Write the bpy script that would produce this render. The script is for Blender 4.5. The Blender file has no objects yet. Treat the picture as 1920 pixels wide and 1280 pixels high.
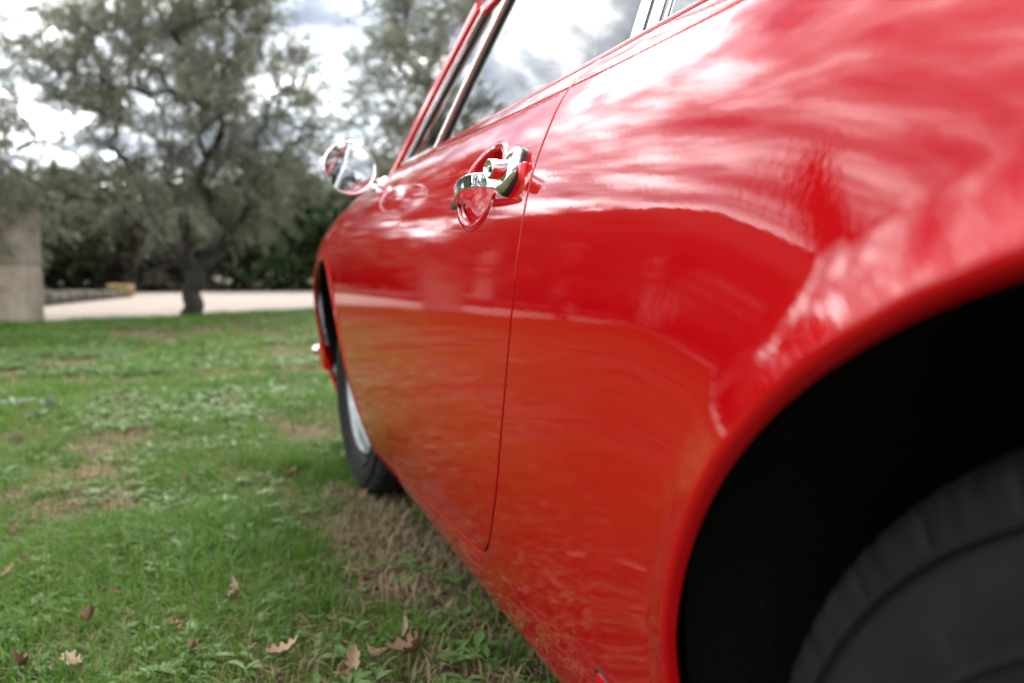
import bpy, bmesh, math, random
import numpy as np
from mathutils import Vector, Matrix
random.seed(7)
rng = np.random.default_rng(7)
R = math.radians
sc = bpy.context.scene
COL = sc.collection

# ------------------------------------------------------------------ camera
CAM_H = 0.66
cam_d = bpy.data.cameras.new('camera'); cam = bpy.data.objects.new('camera', cam_d); COL.objects.link(cam)
cam_d.sensor_width = 36.0; cam_d.lens = 1500/1920*36
cam_d.clip_start = 0.02; cam_d.clip_end = 2000
cam.location = (0, 0, CAM_H)
PITCH, YAW = R(5.4457), R(19.7164)
cam.rotation_euler = (R(90) - PITCH, 0, -YAW)
cam_d.dof.use_dof = True
cam_d.dof.focus_distance = 0.86
cam_d.dof.aperture_fstop = 3.7
cam_d.dof.aperture_blades = 0
sc.camera = cam

# ------------------------------------------------------------------ sky and sun
SUN_EL, SUN_AZ = R(46), R(22)          # azimuth from +Y towards +X
w = bpy.data.worlds.new('World'); sc.world = w; w.use_nodes = True
nt = w.node_tree; nt.nodes.clear()
def wn(t, **k):
    n = nt.nodes.new(t)
    for a, b in k.items(): setattr(n, a, b)
    return n
def wm(op, a, b=None, c=None, clamp=False):
    n = wn('ShaderNodeMath', operation=op, use_clamp=clamp)
    for i, v in enumerate((a, b, c)):
        if v is None: continue
        if isinstance(v, (int, float)): n.inputs[i].default_value = v
        else: nt.links.new(v, n.inputs[i])
    return n.outputs[0]
out = wn('ShaderNodeOutputWorld'); bg = wn('ShaderNodeBackground')
sky = wn('ShaderNodeTexSky', sky_type='NISHITA', sun_disc=False, sun_elevation=SUN_EL, sun_rotation=SUN_AZ,
         air_density=1.0, dust_density=1.5, ozone_density=1.0)
tc = wn('ShaderNodeTexCoord'); sep = wn('ShaderNodeSeparateXYZ'); nt.links.new(tc.outputs['Generated'], sep.inputs[0])
zc = wm('ADD', wm('MAXIMUM', sep.outputs[2], 0.0), 0.16)
comb = wn('ShaderNodeCombineXYZ')
nt.links.new(wm('DIVIDE', sep.outputs[0], zc), comb.inputs[0]); nt.links.new(wm('DIVIDE', sep.outputs[1], zc), comb.inputs[1])
mp = wn('ShaderNodeMapping'); mp.inputs['Location'].default_value = (-22.2077, -9.9285, 2.8865); mp.inputs['Scale'].default_value = (1.0, 1.25, 1.0)
nt.links.new(comb.outputs[0], mp.inputs[0])
n1 = wn('ShaderNodeTexNoise'); n1.inputs['Scale'].default_value = .8; n1.inputs['Detail'].default_value = 9; n1.inputs['Roughness'].default_value = .58
n1.inputs['Distortion'].default_value = .35
nt.links.new(mp.outputs[0], n1.inputs['Vector'])
n2 = wn('ShaderNodeTexNoise'); n2.inputs['Scale'].default_value = 2.6; n2.inputs['Detail'].default_value = 7; n2.inputs['Roughness'].default_value = .55
nt.links.new(mp.outputs[0], n2.inputs['Vector'])
cover = wn('ShaderNodeValToRGB'); cover.color_ramp.elements[0].position = .36; cover.color_ramp.elements[1].position = .52
nt.links.new(n1.outputs['Fac'], cover.inputs[0])
shade = wn('ShaderNodeValToRGB')
e = shade.color_ramp.elements
e[0].position = .34; e[0].color = (3.2, 3.7, 4.6, 1)
e[1].position = .66; e[1].color = (58, 58, 58.5, 1)
m = shade.color_ramp.elements.new(.48); m.color = (13.5, 14.3, 15.3, 1)
nt.links.new(n2.outputs['Fac'], shade.inputs[0])
mix = wn('ShaderNodeMix', data_type='RGBA')
nt.links.new(cover.outputs[0], mix.inputs[0]); nt.links.new(sky.outputs[0], mix.inputs[6]); nt.links.new(shade.outputs[0], mix.inputs[7])
nt.links.new(mix.outputs[2], bg.inputs[0]); bg.inputs[1].default_value = 0.15
nt.links.new(bg.outputs[0], out.inputs[0])

sl = bpy.data.lights.new('sun', 'SUN'); sun = bpy.data.objects.new('sun', sl); COL.objects.link(sun)
sl.energy = 4.3; sl.angle = R(18); sl.color = (1.0, .95, .87)
sd = Vector((math.sin(SUN_AZ)*math.cos(SUN_EL), math.cos(SUN_AZ)*math.cos(SUN_EL), math.sin(SUN_EL)))
sun.rotation_euler = (-sd).to_track_quat('-Z', 'Y').to_euler()

vs = sc.view_settings
sc.display_settings.display_device = 'sRGB'
vs.view_transform = 'Standard'; vs.look = 'None'; vs.exposure = 0.15; vs.gamma = 1.0; vs.use_curve_mapping = False
sc.render.engine = 'CYCLES'
sc.cycles.use_denoising = True
sc.cycles.max_bounces = 8; sc.cycles.transparent_max_bounces = 12
sc.cycles.caustics_reflective = False; sc.cycles.caustics_refractive = False
sc.cycles.sample_clamp_indirect = 6.0

# ------------------------------------------------------------------ helpers
def tag(o, label=None, category=None, group=None, kind=None):
    if label: o['label'] = label
    if category: o['category'] = category
    if group: o['group'] = group
    if kind: o['kind'] = kind
    return o
def link(o, parent=None):
    COL.objects.link(o)
    if parent is not None: o.parent = parent
    return o
def empty(name, loc=(0, 0, 0), parent=None):
    o = bpy.data.objects.new(name, None); o.location = loc; o.empty_display_size = .1
    return link(o, parent)
def mesh_of(name, V, F, N=None, smooth=True):
    me = bpy.data.meshes.new(name)
    me.from_pydata([tuple(map(float, v)) for v in V], [], [tuple(int(i) for i in f) for f in F])
    me.update()
    if smooth: me.polygons.foreach_set('use_smooth', [True]*len(me.polygons))
    if N is not None: me.normals_split_custom_set_from_vertices([tuple(map(float, n)) for n in N])
    return me
def mk(name, V, F, mat, parent=None, N=None, smooth=True):
    me = mesh_of(name, V, F, N, smooth)
    if mat: me.materials.append(mat)
    return link(bpy.data.objects.new(name, me), parent)
def tri_mesh(name, V, T, attrs=None, smooth=False):
    me = bpy.data.meshes.new(name); V = np.asarray(V, np.float32); T = np.asarray(T, np.int32)
    k = T.shape[1]
    me.vertices.add(len(V)); me.vertices.foreach_set('co', V.ravel())
    me.loops.add(T.size); me.loops.foreach_set('vertex_index', T.ravel())
    me.polygons.add(len(T)); me.polygons.foreach_set('loop_start', np.arange(0, T.size, k, dtype=np.int32))
    me.polygons.foreach_set('loop_total', np.full(len(T), k, np.int32))
    if smooth: me.polygons.foreach_set('use_smooth', np.ones(len(T), bool))
    for n, a in (attrs or {}).items():
        at = me.attributes.new(n, 'FLOAT', 'POINT'); at.data.foreach_set('value', np.asarray(a, np.float32))
    me.update(calc_edges=True); me.validate()
    return me
class MB:
    """collects several shapes into one mesh"""
    def __init__(s): s.V = []; s.F = []
    def add(s, V, F):
        k = len(s.V); s.V += [tuple(map(float, v)) for v in V]; s.F += [tuple(int(i)+k for i in f) for f in F]; return s
    def build(s, name, mat, parent=None, smooth=True): return mk(name, s.V, s.F, mat, parent, None, smooth)
def auto_smooth(o, deg=35):
    me = o.data
    bm = bmesh.new(); bm.from_mesh(me)
    for ed in bm.edges:
        if len(ed.link_faces) == 2 and ed.calc_face_angle(0) > R(deg): ed.smooth = False
    for f in bm.faces: f.smooth = True
    bm.to_mesh(me); bm.free(); return o
def rbox(size, bevel=.01, seg=2, M=None):
    bm = bmesh.new(); bmesh.ops.create_cube(bm, size=1)
    bmesh.ops.scale(bm, vec=size, verts=bm.verts)
    if bevel > 0: bmesh.ops.bevel(bm, geom=bm.edges[:], offset=bevel, segments=seg, profile=.5, affect='EDGES')
    if M is not None: bmesh.ops.transform(bm, matrix=M, verts=bm.verts)
    bm.verts.index_update()
    V = [v.co.copy() for v in bm.verts]; F = [[v.index for v in f.verts] for f in bm.faces]; bm.free()
    return V, F
def tube(P, rad, sides=8, cap=True):
    P = [np.asarray(p, float) for p in P]; n = len(P)
    rad = rad if hasattr(rad, '__len__') else [rad]*n
    T = [P[min(i+1, n-1)] - P[max(i-1, 0)] for i in range(n)]; T = [t/(np.linalg.norm(t)+1e-9) for t in T]
    u = np.cross(T[0], (0, 0, 1)); 
    if np.linalg.norm(u) < .1: u = np.cross(T[0], (1, 0, 0))
    V = []; F = []
    for i in range(n):
        u = u - T[i]*np.dot(u, T[i]); u /= np.linalg.norm(u)+1e-9; v = np.cross(T[i], u)
        for k in range(sides):
            a = 2*math.pi*k/sides; V.append(P[i] + rad[i]*(math.cos(a)*u + math.sin(a)*v))
    for i in range(n-1):
        for k in range(sides):
            a = i*sides+k; b = i*sides+(k+1) % sides; F.append((a, b, b+sides, a+sides))
    if cap:
        F.append(tuple(range(sides))[::-1]); F.append(tuple(range((n-1)*sides, n*sides)))
    return V, F
def sweep(P, prof, side, closed_prof=True, cap=True):
    """prof: list of (a,b); a along 'side' vector (per point or one), b along the binormal"""
    P = [np.asarray(p, float) for p in P]; n = len(P); m = len(prof); V = []; F = []
    for i in range(n):
        T = P[min(i+1, n-1)] - P[max(i-1, 0)]; T /= np.linalg.norm(T)
        s = np.asarray(side[i] if isinstance(side, list) else side, float); s = s - T*np.dot(s, T); s /= np.linalg.norm(s)
        b = np.cross(T, s)
        for a_, b_ in prof: V.append(P[i] + a_*s + b_*b)
    for i in range(n-1):
        for k in range(m if closed_prof else m-1):
            a = i*m+k; c = i*m+(k+1) % m; F.append((a, c, c+m, a+m))
    if cap and closed_prof:
        F.append(tuple(range(m))[::-1]); F.append(tuple(range((n-1)*m, n*m)))
    return V, F
def lathe(prof, seg=48, axis=(1, 0, 0), origin=(0, 0, 0), fn=None):
    """prof: (a along axis, r)"""
    ax = Vector(axis).normalized(); u = ax.orthogonal().normalized(); v = ax.cross(u); o = Vector(origin); V = []; F = []; m = len(prof)
    for k in range(seg):
        an = 2*math.pi*k/seg; d = u*math.cos(an) + v*math.sin(an)
        for j, (a, r) in enumerate(prof):
            if fn: a, r = fn(k, j, a, r)
            V.append(o + ax*a + d*r)
    for k in range(seg):
        k2 = (k+1) % seg
        for j in range(m-1): F.append((k*m+j, k*m+j+1, k2*m+j+1, k2*m+j))
    return V, F
def roundrect(w, h, r, seg=3):
    out = []
    for cx, cy, a0 in ((w/2-r, h/2-r, 0), (-w/2+r, h/2-r, 90), (-w/2+r, -h/2+r, 180), (w/2-r, -h/2+r, 270)):
        for k in range(seg+1):
            a = R(a0 + 90*k/seg); out.append((cx+r*math.cos(a), cy+r*math.sin(a)))
    return out
def spline(P, n):
    """Catmull-Rom through P"""
    P = np.asarray(P, float); m = len(P); out = []
    Q = np.vstack([2*P[0]-P[1], P, 2*P[-1]-P[-2]])
    for q in np.linspace(0, m-1, n):
        i = min(int(q), m-2); f = q - i; a, b, c, d = Q[i], Q[i+1], Q[i+2], Q[i+3]
        out.append(.5*((2*b) + (-a+c)*f + (2*a-5*b+4*c-d)*f*f + (-a+3*b-3*c+d)*f**3))
    return np.array(out)
def vnoise(x, y, seed=0):
    x = np.asarray(x, float); y = np.asarray(y, float)
    ix = np.floor(x).astype(np.int64); iy = np.floor(y).astype(np.int64); fx = x-ix; fy = y-iy
    fx = fx*fx*(3-2*fx); fy = fy*fy*(3-2*fy)
    def h(a, b):
        n = (a*374761393 + b*668265263 + seed*974711) & 0x7fffffff
        n = ((n ^ (n >> 13))*1274126177) & 0x7fffffff
        return ((n ^ (n >> 16)) & 0xffff)/65535.0
    return (h(ix, iy)*(1-fx)+h(ix+1, iy)*fx)*(1-fy) + (h(ix, iy+1)*(1-fx)+h(ix+1, iy+1)*fx)*fy
def fbm(x, y, seed=0, o=4):
    s = 0; a = .5
    for k in range(o): s = s + a*vnoise(np.asarray(x)*2**k, np.asarray(y)*2**k, seed+k*17); a *= .5
    return s/(1-.5**o)

# ------------------------------------------------------------------ materials
def mat(name):
    m = bpy.data.materials.new(name); m.use_nodes = True
    t = m.node_tree; return m, t, t.nodes['Principled BSDF']
def nd(t, typ, **k):
    n = t.nodes.new(typ)
    for a, b in k.items():
        if a in n.inputs and not hasattr(n, a): n.inputs[a].default_value = b
        else: setattr(n, a, b)
    return n
def noise(t, scale, detail=4, rough=.5, coord='Object'):
    tcn = nd(t, 'ShaderNodeTexCoord'); n = nd(t, 'ShaderNodeTexNoise')
    n.inputs['Scale'].default_value = scale; n.inputs['Detail'].default_value = detail; n.inputs['Roughness'].default_value = rough
    t.links.new(tcn.outputs[coord], n.inputs['Vector']); return n.outputs['Fac']
def ramp(t, fac, stops):
    r = nd(t, 'ShaderNodeValToRGB'); el = r.color_ramp.elements
    while len(el) < len(stops): el.new(.5)
    for q, (p, c) in zip(el, stops): q.position = p; q.color = (*c, 1)
    t.links.new(fac, r.inputs[0]); return r.outputs[0]
def bump(t, p, fac, strength, dist=.01, sock='Normal'):
    b = nd(t, 'ShaderNodeBump'); b.inputs['Strength'].default_value = strength; b.inputs['Distance'].default_value = dist
    t.links.new(fac, b.inputs['Height']); t.links.new(b.outputs[0], p.inputs[sock]); return b
def simple(name, col, rough=.5, metal=0, **k):
    m, t, p = mat(name); p.inputs['Base Color'].default_value = (*col, 1); p.inputs['Roughness'].default_value = rough; p.inputs['Metallic'].default_value = metal
    for a, b in k.items(): p.inputs[a].default_value = b
    return m, t, p
M = {}
# red paint: solid colour under a lacquer with a little orange peel, dust specks and faint haze
m, t, p = simple('car_paint', (.36, .0006, .003), .5)
p.inputs['Specular IOR Level'].default_value = 0.0
p.inputs['Coat Weight'].default_value = 1.0; p.inputs['Coat IOR'].default_value = 1.37; p.inputs['Coat Roughness'].default_value = .025
a = noise(t, 190, 2, .5); b = noise(t, 22, 2, .5)
ad = nd(t, 'ShaderNodeMath', operation='MULTIPLY_ADD'); t.links.new(b, ad.inputs[0]); ad.inputs[1].default_value = .25; t.links.new(a, ad.inputs[2])
bump(t, p, ad.outputs[0], .028, .0016, 'Coat Normal')
sm = noise(t, 9, 6, .65)
rr = nd(t, 'ShaderNodeMapRange'); t.links.new(sm, rr.inputs[0]); rr.inputs[1].default_value = .45; rr.inputs[2].default_value = .8
rr.inputs[3].default_value = .003; rr.inputs[4].default_value = .014; t.links.new(rr.outputs[0], p.inputs['Coat Roughness'])
# sparse specks of dust and dried mud
tcx = nd(t, 'ShaderNodeTexCoord'); vo = nd(t, 'ShaderNodeTexVoronoi'); vo.inputs['Scale'].default_value = 150; t.links.new(tcx.outputs['Object'], vo.inputs['Vector'])
sepz = nd(t, 'ShaderNodeSeparateXYZ'); t.links.new(tcx.outputs['Object'], sepz.inputs[0])
def pm(op, a, b=None, clamp=False):
    n = nd(t, 'ShaderNodeMath', operation=op, use_clamp=clamp)
    for i, v in enumerate((a, b)):
        if v is None: continue
        if isinstance(v, (int, float)): n.inputs[i].default_value = v
        else: t.links.new(v, n.inputs[i])
    return n.outputs[0]
spk = pm('MULTIPLY', pm('SUBTRACT', .10, vo.outputs['Distance']), 14, True)
few = pm('MULTIPLY', pm('SUBTRACT', noise(t, 30, 4, .7), .58), 9, True)
dust = pm('MULTIPLY', pm('MULTIPLY', spk, few), .55)
mxd = nd(t, 'ShaderNodeMix', data_type='RGBA'); t.links.new(dust, mxd.inputs[0]); mxd.inputs[6].default_value = (.36, .0006, .003, 1); mxd.inputs[7].default_value = (.27, .17, .12, 1)
t.links.new(mxd.outputs[2], p.inputs['Base Color']); t.links.new(pm('SUBTRACT', 1.0, dust), p.inputs['Coat Weight'])
M['paint'] = m
m, t, p = simple('chrome', (.86, .87, .88), .04, 1); bump(t, p, noise(t, 60, 2), .02, .001); M['chrome'] = m
M['black'] = simple('black_rubber', (.012, .012, .013), .55)[0]
m, t, p = simple('underbody_black', (.004, .004, .004), .9, **{'Specular IOR Level': .15})
t.links.new(ramp(t, noise(t, 55, 6, .75), [(.60, (.0035, .0035, .0035)), (.70, (.02, .017, .013)), (.78, (.09, .075, .055))]), p.inputs['Base Color']); bump(t, p, noise(t, 120, 4), .5, .004); M['under'] = m
m, t, p = simple('tyre_rubber', (.03, .03, .032), .7, **{'Specular IOR Level': .3})
t.links.new(ramp(t, noise(t, 14, 6, .65), [(.3, (.0035, .0035, .0035)), (.58, (.008, .0077, .0075)), (.70, (.02, .017, .014)), (.85, (.06, .048, .036))]), p.inputs['Base Color'])
bump(t, p, noise(t, 90, 4), .35, .002); M['tyre'] = m
m, t, p = simple('mirror_glass', (.80, .82, .83), .012, 1); M['mirror'] = m
m, t, p = mat('window_glass'); t.nodes.remove(p)      # a thin pane: tinted see-through plus Fresnel mirror
g1 = nd(t, 'ShaderNodeBsdfTransparent'); g1.inputs[0].default_value = (.34, .37, .37, 1)
g2 = nd(t, 'ShaderNodeBsdfGlossy'); g2.inputs['Roughness'].default_value = 0.0
fr = nd(t, 'ShaderNodeFresnel'); fr.inputs[0].default_value = 1.46      # both faces of the pane mirror: 2F/(1+F)
f2_ = nd(t, 'ShaderNodeMath', operation='MULTIPLY'); t.links.new(fr.outputs[0], f2_.inputs[0]); f2_.inputs[1].default_value = 2
f3_ = nd(t, 'ShaderNodeMath', operation='ADD'); t.links.new(fr.outputs[0], f3_.inputs[0]); f3_.inputs[1].default_value = 1
f4_ = nd(t, 'ShaderNodeMath', operation='DIVIDE'); t.links.new(f2_.outputs[0], f4_.inputs[0]); t.links.new(f3_.outputs[0], f4_.inputs[1])
mx = nd(t, 'ShaderNodeMixShader'); t.links.new(f4_.outputs[0], mx.inputs[0]); t.links.new(g1.outputs[0], mx.inputs[1]); t.links.new(g2.outputs[0], mx.inputs[2])
t.links.new(mx.outputs[0], t.nodes['Material Output'].inputs[0])
M['glass'] = m
M['leather'] = simple('dark_leather', (.014, .012, .012), .5)[0]
M['headlamp'] = simple('lamp_glass', (.7, .72, .74), .08, .6)[0]
M['red_plastic'] = simple('red_plastic', (.62, .01, .015), .3)[0]
M['liner'] = simple('roof_lining', (.10, .095, .085), .9)[0]

# ------------------------------------------------------------------ ground, driveway
m, t, p = simple('lawn_soil', (.1, .08, .04), .95, **{'Specular IOR Level': .2})
f1 = noise(t, 1.3, 6, .6); f2 = noise(t, 16, 8, .7)
mixn = nd(t, 'ShaderNodeMath', operation='MULTIPLY_ADD'); t.links.new(f2, mixn.inputs[0]); mixn.inputs[1].default_value = .55
mm = nd(t, 'ShaderNodeMath', operation='MULTIPLY'); t.links.new(f1, mm.inputs[0]); mm.inputs[1].default_value = .55; t.links.new(mm.outputs[0], mixn.inputs[2])
t.links.new(ramp(t, mixn.outputs[0], [(.36, (0.0324, 0.0230, 0.0144)), (.46, (0.0720, 0.0518, 0.0302)), (.56, (0.1224, 0.0922, 0.0504)), (.66, (0.0648, 0.0792, 0.0216)), (.8, (0.0360, 0.0648, 0.0130))]), p.inputs['Base Color'])
bump(t, p, f2, .9, .03); M['soil'] = m
# a grid that is fine near the camera and reaches the horizon
g = np.unique(np.concatenate([-np.geomspace(14, 900, 14)[::-1], np.arange(-14, 14.01, .14), np.geomspace(14, 900, 14)[1:]]))
gx, gy = np.meshgrid(g, g+4, indexing='ij'); near = np.exp(-((gx/9)**2+((gy-4)/10)**2))
gz = (fbm(gx*1.7, gy*1.7, 3)-.5)*.05*near - .012
nn = len(g); ii = np.arange(nn*nn).reshape(nn, nn)
Q = np.stack([ii[:-1, :-1], ii[1:, :-1], ii[1:, 1:], ii[:-1, 1:]], -1).reshape(-1, 4)
me = tri_mesh('ground', np.stack([gx, gy, gz], -1).reshape(-1, 3), Q, None, True); me.materials.append(M['soil'])
ground = tag(link(bpy.data.objects.new('ground', me)), kind='structure')
def gz_at(x, y):
    x = np.asarray(x, float); y = np.asarray(y, float)
    return (fbm(x*1.7, y*1.7, 3)-.5)*.05*np.exp(-((x/9)**2+((y-4)/10)**2)) - .012
m, t, p = simple('driveway_gravel', (.45, .38, .32), .95)
t.links.new(ramp(t, noise(t, 35, 8, .7), [(.3, (0.2448, 0.1980, 0.1620)), (.55, (0.3528, 0.2952, 0.2520)), (.75, (0.4320, 0.3744, 0.3240))]), p.inputs['Base Color']); bump(t, p, noise(t, 120, 3), .5, .02); M['gravel'] = m
near_e = [(-6.4, 13.6), (-5.2, 12.0), (-4.2, 10.75), (-3, 10.3), (-1.4, 10.95), (0, 11.75), (1.3, 12.55), (3.5, 13.7), (7, 14.9), (14, 16.2), (30, 18)]
far_e = [(-8.0, 20.9), (-6.5, 21.0), (-5, 21.0), (-3, 21.1), (-1.4, 21.2), (0, 21.2), (1.3, 21.3), (3.5, 21.4), (7, 21.8), (14, 23.5), (30, 26)]
V = []; F = []
ne = spline(near_e, 90); fe_ = spline(far_e, 90)
for a_, b_ in zip(ne, fe_):
    j_ = (vnoise(a_[0]*2.3, 1.0, 5)-.5)*.22
    for k in range(6):
        u = k/5; x = a_[0]*(1-u)+b_[0]*u; y = (a_[1]+j_)*(1-u)+b_[1]*u; V.append((x, y, max(float(gz_at(x, y)), -.02)+.016))
for i in range(89):
    for k in range(5): a = i*6+k; F.append((a, a+6, a+7, a+1))
drive = tag(mk('driveway', V, F, M['gravel']), kind='structure')

# ---- car body surface: one cubic B-spline sheet for the left half ----
XC = 1.06                      # car centre line (X); the car points along +Y
RW = (0.09, 0.318)             # rear wheel centre (Y, Z)
FW = (2.31, 0.318)             # front wheel centre (Y, Z)
RARCH = (0.074, 0.312, 0.366)   # arch centre Y, Z and radius
FARCH = (2.31, 0.325, 0.352)
BASE = np.array([(1.06,.150),(.70,.150),(.46,.150),(.375,.150),(.345,.180),(.313,.255),(.289,.335),(.271,.42),
                 (.2605,.51),(.2560,.595),(.2585,.675),(.272,.742),(.302,.797),(.341,.843),(.378,.873),(.408,.893),
                 (.445,.905),(.56,.912),(.76,.920),(1.06,.928)])
def lerp1(y, xs, vs): return np.interp(y, xs, vs)
DY = 0.15; Y0 = -1.35; NY = 35
def net():
    C = np.zeros((NY, len(BASE), 2))
    for i in range(NY):
        y = Y0 + i*DY
        s = BASE[:,0].copy(); z = BASE[:,1].copy()
        k = lerp1(y, [-1.0,-.85,-.6,-.3,0,2.15,2.5,2.8,3.05,3.2], [.12,.35,.68,.9,1,1,.90,.68,.40,.2])
        z = np.where(z > .60, .60 + (z-.60)*k, z)
        kb = lerp1(y, [-1.0,-.8,-.4,2.7,3.0,3.2], [.9,.5,0,0,.35,.7])
        z = np.where(z < .40, .40 - (.40-z)*(1-kb), z)
        wf = lerp1(y, [-1.12,-.95,-.85,-.7,-.4,-.1,2.5,2.75,2.95,3.1,3.2,3.3], [0,.35,.68,.86,.955,1,1,.965,.88,.72,.45,0])
        bulge = .004*np.exp(-((y-2.30)/.36)**2) + .010*np.exp(-((y-.10)/.38)**2)
        prof = np.exp(-((z-.58)/.17)**2)
        s = XC - (XC - s + bulge*prof)*wf
        C[i,:,0] = s; C[i,:,1] = z
    return C
CN = net()
def bw(f):
    return np.stack([(1-f)**3/6, (3*f**3-6*f**2+4)/6, (-3*f**3+3*f**2+3*f+1)/6, f**3/6], -1)
def base_surf(y, t):
    y = np.asarray(y, float); t = np.asarray(t, float)
    y, t = np.broadcast_arrays(y, t)
    u = (y - Y0)/DY; iu = np.floor(u).astype(int); fu = bw(u - iu)
    it = np.floor(t).astype(int); ft = bw(t - it)
    out = np.zeros(y.shape + (2,))
    nt = len(BASE)
    for a in range(4):
        ia = np.clip(iu-1+a, 0, NY-1)
        for b in range(4):
            ib = it-1+b
            sgn = ib
            mir = (ib > nt-1) | (ib < 0)          # mirror across the centre line so the sheet is smooth there
            ic = np.where(ib > nt-1, 2*(nt-1)-ib, np.where(ib < 0, -ib, ib))
            P = CN[ia, ic].copy()
            P[...,0] = np.where(mir, 2*XC-P[...,0], P[...,0])
            out += P*(fu[...,a]*ft[...,b])[...,None]
    return out
def surf(y, t):
    sz = base_surf(y, t); y = np.broadcast_to(np.asarray(y, float), sz.shape[:-1])
    s = sz[...,0].copy(); z = sz[...,1]
    for (yc, zc, R_), A, wdt, A2, w2 in ((RARCH,.0098,.044,.0105,.125),(FARCH,.005,.045,.0,.1)):      # the arches flare out to their rims
        r = np.hypot(y-yc, z-zc) - R_
        g = A*np.clip(1-r/wdt, 0, 1.3)**1.7 + A2*np.clip(1-r/w2, 0, 1.3)**2
        s = s - g * np.clip((z-.15)/.28,0,1) * (np.asarray(s) < .6)
    return np.stack([s, y, z], -1)
def surfn(y, t):
    e = 1e-3
    a = surf(np.asarray(y)+e, t) - surf(np.asarray(y)-e, t)
    b = surf(y, np.asarray(t)+e) - surf(y, np.asarray(t)-e)
    n = np.cross(b, a); n /= np.linalg.norm(n, axis=-1, keepdims=True) + 1e-12
    return n
def t_at(y, z, lo=3.0, hi=16.0):
    y = np.asarray(y, float); z = np.asarray(z, float)
    lo = np.full(np.broadcast(y,z).shape, lo); hi = np.full(lo.shape, hi)
    for _ in range(40):
        m = (lo+hi)/2; zz = base_surf(y, m)[...,1]
        lo = np.where(zz < z, m, lo); hi = np.where(zz < z, hi, m)
    return (lo+hi)/2

# ------------------------------------------------------------------ trimmed panels cut from the body sheet
def clip_sheet(ys, ts, phi):
    """quads of the (y,t) grid kept where phi>0, boundary cells cut along phi=0; returns V, F, N"""
    Yg, Tg = np.meshgrid(ys, ts, indexing='ij'); ph = phi(Yg, Tg)
    ny, ntt = Yg.shape; uv = []; idx = -np.ones((ny, ntt), int); F = []; ecache = {}
    def gid(i, j):
        if idx[i, j] < 0: idx[i, j] = len(uv); uv.append((Yg[i, j], Tg[i, j]))
        return idx[i, j]
    pend = []
    def eid(a, b):
        k = (a, b) if a < b else (b, a)
        if k not in ecache:
            pa, pb = ph[k[0]], ph[k[1]]; f = pa/(pa-pb)
            y = Yg[k[0]]*(1-f)+Yg[k[1]]*f; tt = Tg[k[0]]*(1-f)+Tg[k[1]]*f
            ecache[k] = len(uv); uv.append((y, tt)); pend.append((ecache[k], k))
        return ecache[k]
    pos = ph > 0
    for i in range(ny-1):
        for j in range(ntt-1):
            c = [(i, j), (i+1, j), (i+1, j+1), (i, j+1)]; s = [pos[q] for q in c]
            if all(s): F.append([gid(*q) for q in c])
            elif any(s):
                poly = []
                for k in range(4):
                    a, b = c[k], c[(k+1) % 4]
                    if pos[a]: poly.append(gid(*a))
                    if pos[a] != pos[b]: poly.append(eid(a, b))
                if len(poly) >= 3: F.append(poly)
    uv = np.array(uv)
    if pend:                                            # refine the cut points along their edges
        I = [q[0] for q in pend]
        A = np.array([(Yg[k[0]], Tg[k[0]]) for _, k in pend]); B = np.array([(Yg[k[1]], Tg[k[1]]) for _, k in pend])
        pa = np.array([ph[k[0]] for _, k in pend]); lo = np.zeros(len(I)); hi = np.ones(len(I))
        for _ in range(14):
            mid = (lo+hi)/2; Q = A+(B-A)*mid[:, None]; pm = phi(Q[:, 0], Q[:, 1]); same = (pm > 0) == (pa > 0)
            lo = np.where(same, mid, lo); hi = np.where(same, hi, mid)
        uv[I] = A+(B-A)*((lo+hi)/2)[:, None]
    V = surf(uv[:, 0], uv[:, 1]); N = surfn(uv[:, 0], uv[:, 1])
    return V, F, N
def fix_winding(V, F, N):
    out = []
    for f in F:
        a, b, c = V[f[0]], V[f[1]], V[f[2]]; n = np.cross(b-a, c-a)
        if len(f) > 3: n = n + np.cross(c-a, V[f[3]]-a)
        out.append(f if np.dot(n, N[f[0]]) >= 0 else f[::-1])
    return out
def mirrored(V, F, N):
    V2 = np.array(V, float); V2[:, 0] = 2*XC - V2[:, 0]; N2 = np.array(N, float); N2[:, 0] *= -1
    return V2, [f[::-1] for f in F], N2
def poly_sd(poly):
    A = poly; B = np.roll(poly, -1, axis=0)
    def sd(y, z):
        y = np.asarray(y, float).ravel(); z = np.asarray(z, float).ravel(); d = np.full(y.shape, 1e9); ins = np.zeros(y.shape, bool)
        for (ax, ay), (bx, by) in zip(A, B):
            ex, ey = bx-ax, by-ay; L = ex*ex+ey*ey+1e-12; h = np.clip(((y-ax)*ex+(z-ay)*ey)/L, 0, 1)
            d = np.minimum(d, np.hypot(y-ax-ex*h, z-ay-ey*h))
            c = ((ay > z) != (by > z)) & (y < (bx-ax)*(z-ay)/(by-ay+1e-15)+ax); ins ^= c
        return np.where(ins, d, -d)
    return sd
T_BELT = 15.0
rear_edge = [(.835, .905), (.812, .880), (.770, .832), (.735, .793), (.718, .759), (.708, .713), (.709, .659), (.718, .608), (.748, .526), (.803, .429), (.861, .362), (.905, .322), (.945, .296)]
bottom_edge = [(1.0, .283), (1.114, .277), (1.353, .256), (1.60, .240), (1.78, .233)]
front_edge = [(1.87, .232), (1.925, .255), (1.945, .32), (1.948, .42), (1.945, .53), (1.947, .63), (1.965, .735), (1.985, .80), (1.995, .86), (2.0, .905)]
re = spline(rear_edge, 60); mid = spline([rear_edge[-1]] + bottom_edge + [front_edge[0]], 50); fe = spline(front_edge, 46)
DOOR = np.vstack([re, mid[1:-1], fe])
door_sd = poly_sd(DOOR)
PK = (.893, .752, .071, .0425, R(14))                     # finger pocket in the door: centre y,z, half axes, tilt
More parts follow.
